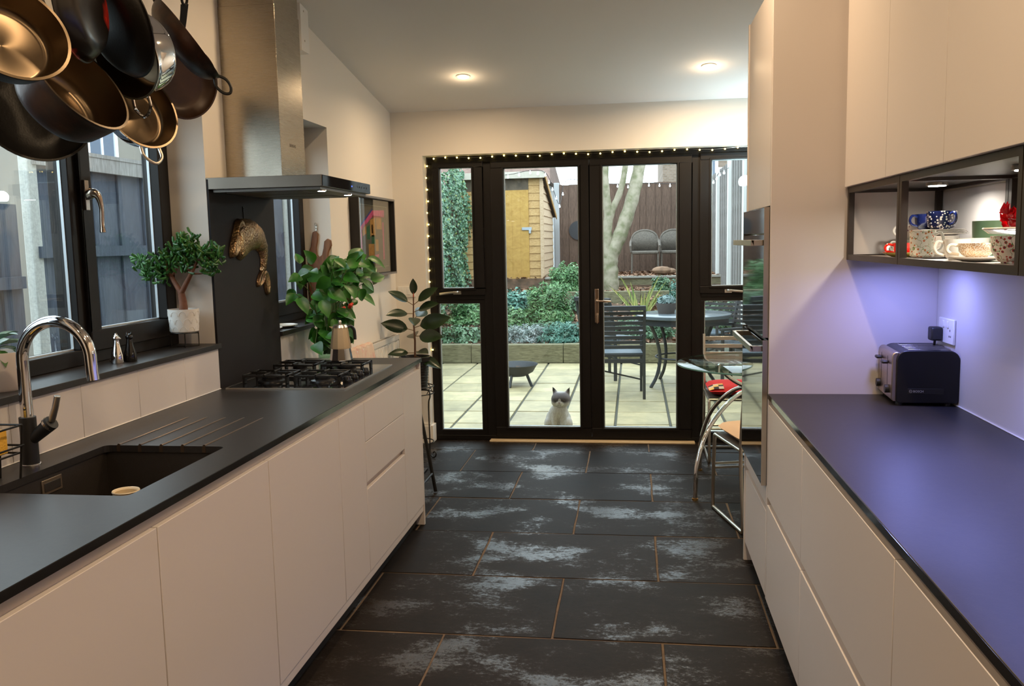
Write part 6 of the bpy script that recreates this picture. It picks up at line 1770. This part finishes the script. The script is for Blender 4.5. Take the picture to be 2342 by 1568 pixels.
# festoon bulbs outside
fs_ = thing('festoon_lights', 'string of little clear festoon bulbs along shed and back fence', 'festoon lights', (0, 0, 0))
fpts = [(-2.5, 14.80, 2.62), (-2.1, 14.79, 2.60), (-1.72, 14.79, 2.66), (-1.47, 14.85, 2.62), (-1.42, 15.6, 2.42), (-1.38, 16.6, 2.16), (-1.30, 17.19, 2.64), (-.9, 17.19, 2.60), (-.5, 17.19, 2.56), (-.1, 17.19, 2.52), (.3, 17.19, 2.54), (.7, 17.19, 2.52), (1.1, 17.19, 2.55), (1.36, 16.5, 2.60), (1.36, 15.4, 2.45), (1.36, 14.3, 2.5), (1.36, 13.0, 2.46)]
MB().tube(spline([Vector(p) + Vector((0, 0, .05)) for p in fpts], 4), .005, 5).build('cable', blackpl, fs_)
fbm = M('festoon_globe', (.8, .85, .9), .1, emit=(.9, .95, 1), es=1.2)
b0 = MB().lathe([(.008, .05), (.009, .03), (.016, .015), (.018, .0), (.012, -.012), (0, -.016)], 12).build('bulb', fbm, fs_)
k = 0
for a, b in zip(fpts, fpts[1:]):
    for u in (0, .5):
        p = Vector(a).lerp(Vector(b), u)
        o = b0 if k == 0 else b0.copy()
        if k: C.objects.link(o)
        o.location = p; k += 1
# dark disc added at the back fence to stand in for a dark reflection
tag(MB().lathe([(0, 0), (.17, .0), (.185, .012), (.185, .02), (0, .02)], 36, Matrix.Translation((-1.07, 17.238, 1.72)) @ Matrix.Rotation(pi / 2, 4, 'X')).build('reflection_disc', M('dark_reflection', (.03, .03, .035), .4)), 'dark round disc standing in for a reflection at the brown back fence', 'disc')

# ================================================================== CAT
def cat_mat():
    m, t, b = nt('cat_fur')
    tc = t.nodes.new('ShaderNodeTexCoord')
    def ell(c, s, lo, hi, inv=False):
        mp = t.nodes.new('ShaderNodeMapping'); mp.vector_type = 'POINT'
        mp.inputs['Location'].default_value = tuple(-c[i] / s[i] for i in range(3)); mp.inputs['Scale'].default_value = tuple(1 / q for q in s)
        t.links.new(tc.outputs['Object'], mp.inputs[0])
        ln = t.nodes.new('ShaderNodeVectorMath'); ln.operation = 'LENGTH'; t.links.new(mp.outputs[0], ln.inputs[0])
        mr = t.nodes.new('ShaderNodeMapRange'); mr.inputs[1].default_value = lo; mr.inputs[2].default_value = hi; mr.inputs[3].default_value = 1; mr.inputs[4].default_value = 0
        t.links.new(ln.outputs['Value'], mr.inputs[0]); return mr.outputs[0]
    def mix(f, a, bcol):
        x = t.nodes.new('ShaderNodeMix'); x.data_type = 'RGBA'; t.links.new(f, x.inputs[0])
        if isinstance(a, tuple): x.inputs[6].default_value = (*a, 1)
        else: t.links.new(a, x.inputs[6])
        x.inputs[7].default_value = (*bcol, 1); return x.outputs[2]
    nz = noise(t, coord(t, 'Object', (60, 60, 15)), 3, 4)
    r = ramp(t, (.52, .49, .47), (.74, .73, .72)); t.links.new(nz, r.inputs[0])
    c = mix(ell((.012, .0, .300), (.115, .12, .085), .85, 1.02), r.outputs[0], (.20, .18, .19))
    c = mix(ell((.012, -.08, .272), (.075, .06, .024), .6, 1.15), c, (.075, .065, .07))
    c = mix(ell((-.052, 0., .365), (.035, .06, .035), .6, 1.1), c, (.06, .05, .05))
    c = mix(ell((.076, 0., .365), (.035, .06, .035), .6, 1.1), c, (.06, .05, .05))      # grey head
    c = mix(ell((.012, -.098, .244), (.040, .05, .027), .8, 1.05), c, (.74, .72, .70))           # white muzzle
    c = mix(ell((.012, -.09, .270), (.013, .05, .022), .8, 1.1), c, (.60, .58, .58))             # blaze
    c = mix(ell((.012, -.01, .345), (.05, .08, .018), .7, 1.2), c, (.55, .53, .53))
    t.links.new(c, b.inputs['Base Color']); b.inputs['Roughness'].default_value = .9
    bump(t, b, noise(t, coord(t, 'Object', (1, 1, .25)), 220, 2), .5, .004)
    return m
ct = thing('cat', 'grey-masked white cat sitting on the patio looking in', 'cat', (-.60, 6.99, PZ), rz=radians(-6))
def capsule(mb, a, b, ra, rb, n=10):
    a, b = Vector(a), Vector(b); k = 6
    pts = [a.lerp(b, i / k) for i in range(k + 1)]; mb.tube(pts, [ra + (rb - ra) * i / k for i in range(k + 1)], 14)
    mb.ball(a, ra, n=8).ball(b, rb, n=8)
mb = MB()
# local frame: -y faces the doors. haunches at +y / -x, chest in front, head forward-right
mb.ball((-.025, .045, .095), .10, 1.06, 1.05, .98, n=12)           # rump
mb.ball((-.018, .02, .135), .085, 1.0, 1.0, 1.15, n=12)              # belly
mb.ball((-.005, -.015, .170), .068, 1.05, 1, 1.15, n=12)            # chest
capsule(mb, (.0, -.01, .19), (.0, -.015, .245), .060, .050)     # neck
mb.ball((.012, -.025, .275), .070, 1.16, .98, .93, n=12)              # head
mb.ball((-.030, -.045, .255), .036, n=8).ball((.052, -.045, .255), .036, n=8)   # cheeks
mb.ball((.012, -.082, .250), .028, 1.2, .75, .8, n=8)
for s_ in (-1, 1):
    mb.lathe([(.001, -.03), (.030, -.03), (.026, .0), (.016, .030), (.003, .062), (.0, .063)], 16, Matrix.Translation((.012 + s_ * .046, -.012, .318)) @ Matrix.Rotation(s_ * .42, 4, 'Y') @ Matrix.Diagonal((1, .55, 1, 1)))            # muzzle
mb.ball((.012, -.076, .283), .018, .8, .9, 1.2, n=6)              # nose bridge
for s_ in (-1, 1):
    capsule(mb, (s_ * .034, -.045, .15), (s_ * .032, -.075, .03), .030, .020)   # forelegs
    mb.ball((s_ * .033, -.092, .016), .021, .9, 1.25, .72, n=8)
    mb.ball((s_ * .075 - .018, .005, .065), .058, .75, 1.15, 1.05, n=10)          # thighs
    mb.ball((s_ * .085 - .012, -.055, .018), .024, .9, 1.6, .75, n=8)           # hind paws
capsule(mb, (-.08, .12, .035), (-.135, .03, .022), .026, .020); capsule(mb, (-.135, .03, .022), (-.115, -.06, .018), .020, .014)
body = mb.build('body', cat_mat(), ct, merge=False)
rm = body.modifiers.new('r', 'REMESH'); rm.mode = 'VOXEL'; rm.voxel_size = .0055; rm.use_smooth_shade = True
sm_ = body.modifiers.new('s', 'SMOOTH'); sm_.iterations = 7; sm_.factor = .6
furd = M('cat_dark_fur', (.10, .085, .09), .9); pinkm = M('cat_pink', (.32, .18, .17), .7)
for s_ in (-1, 1):
    MB().ball((.012 + s_ * .031, -.086, .276), .009, 1.5, .6, .55, n=7).build('eye', M('cat_eye', (.05, .035, .012), .08) if 'cat_eye' not in bpy.data.materials else bpy.data.materials['cat_eye'], ct)
MB().ball((.012, -.1045, .259), .0055, 1.3, .6, .9, n=6).build('nose', pinkm, ct)
MB().tube(spline([(-.004, -.100, .240), (.006, -.105, .238), (.012, -.106, .243), (.018, -.105, .238), (.028, -.100, .240)], 4), .0014, 5).build('mouth', furd, ct)
wsk = MB()
for s_ in (-1, 1):
    for k in range(3): wsk.tube([(.012 + s_ * .022, -.098, .248 + k * .004), (.012 + s_ * .07, -.104, .242 + k * .010)], [.0006, .0002], 4)
wsk.build('whiskers', whitepl, ct)
P = np.column_stack([NP.uniform(-.47, -.38, 60), NP.uniform(6.95, 7.1, 60), np.full(60, PZ + .012)])
tag(foliage('patio_leaves', P, np.tile([0, 0, 1.], (60, 1)), .03, bpy.data.materials['litter_leaf'], jit=.5), 'little drift of dead leaves on the patio beside the cat', 'leaves', kind='stuff')
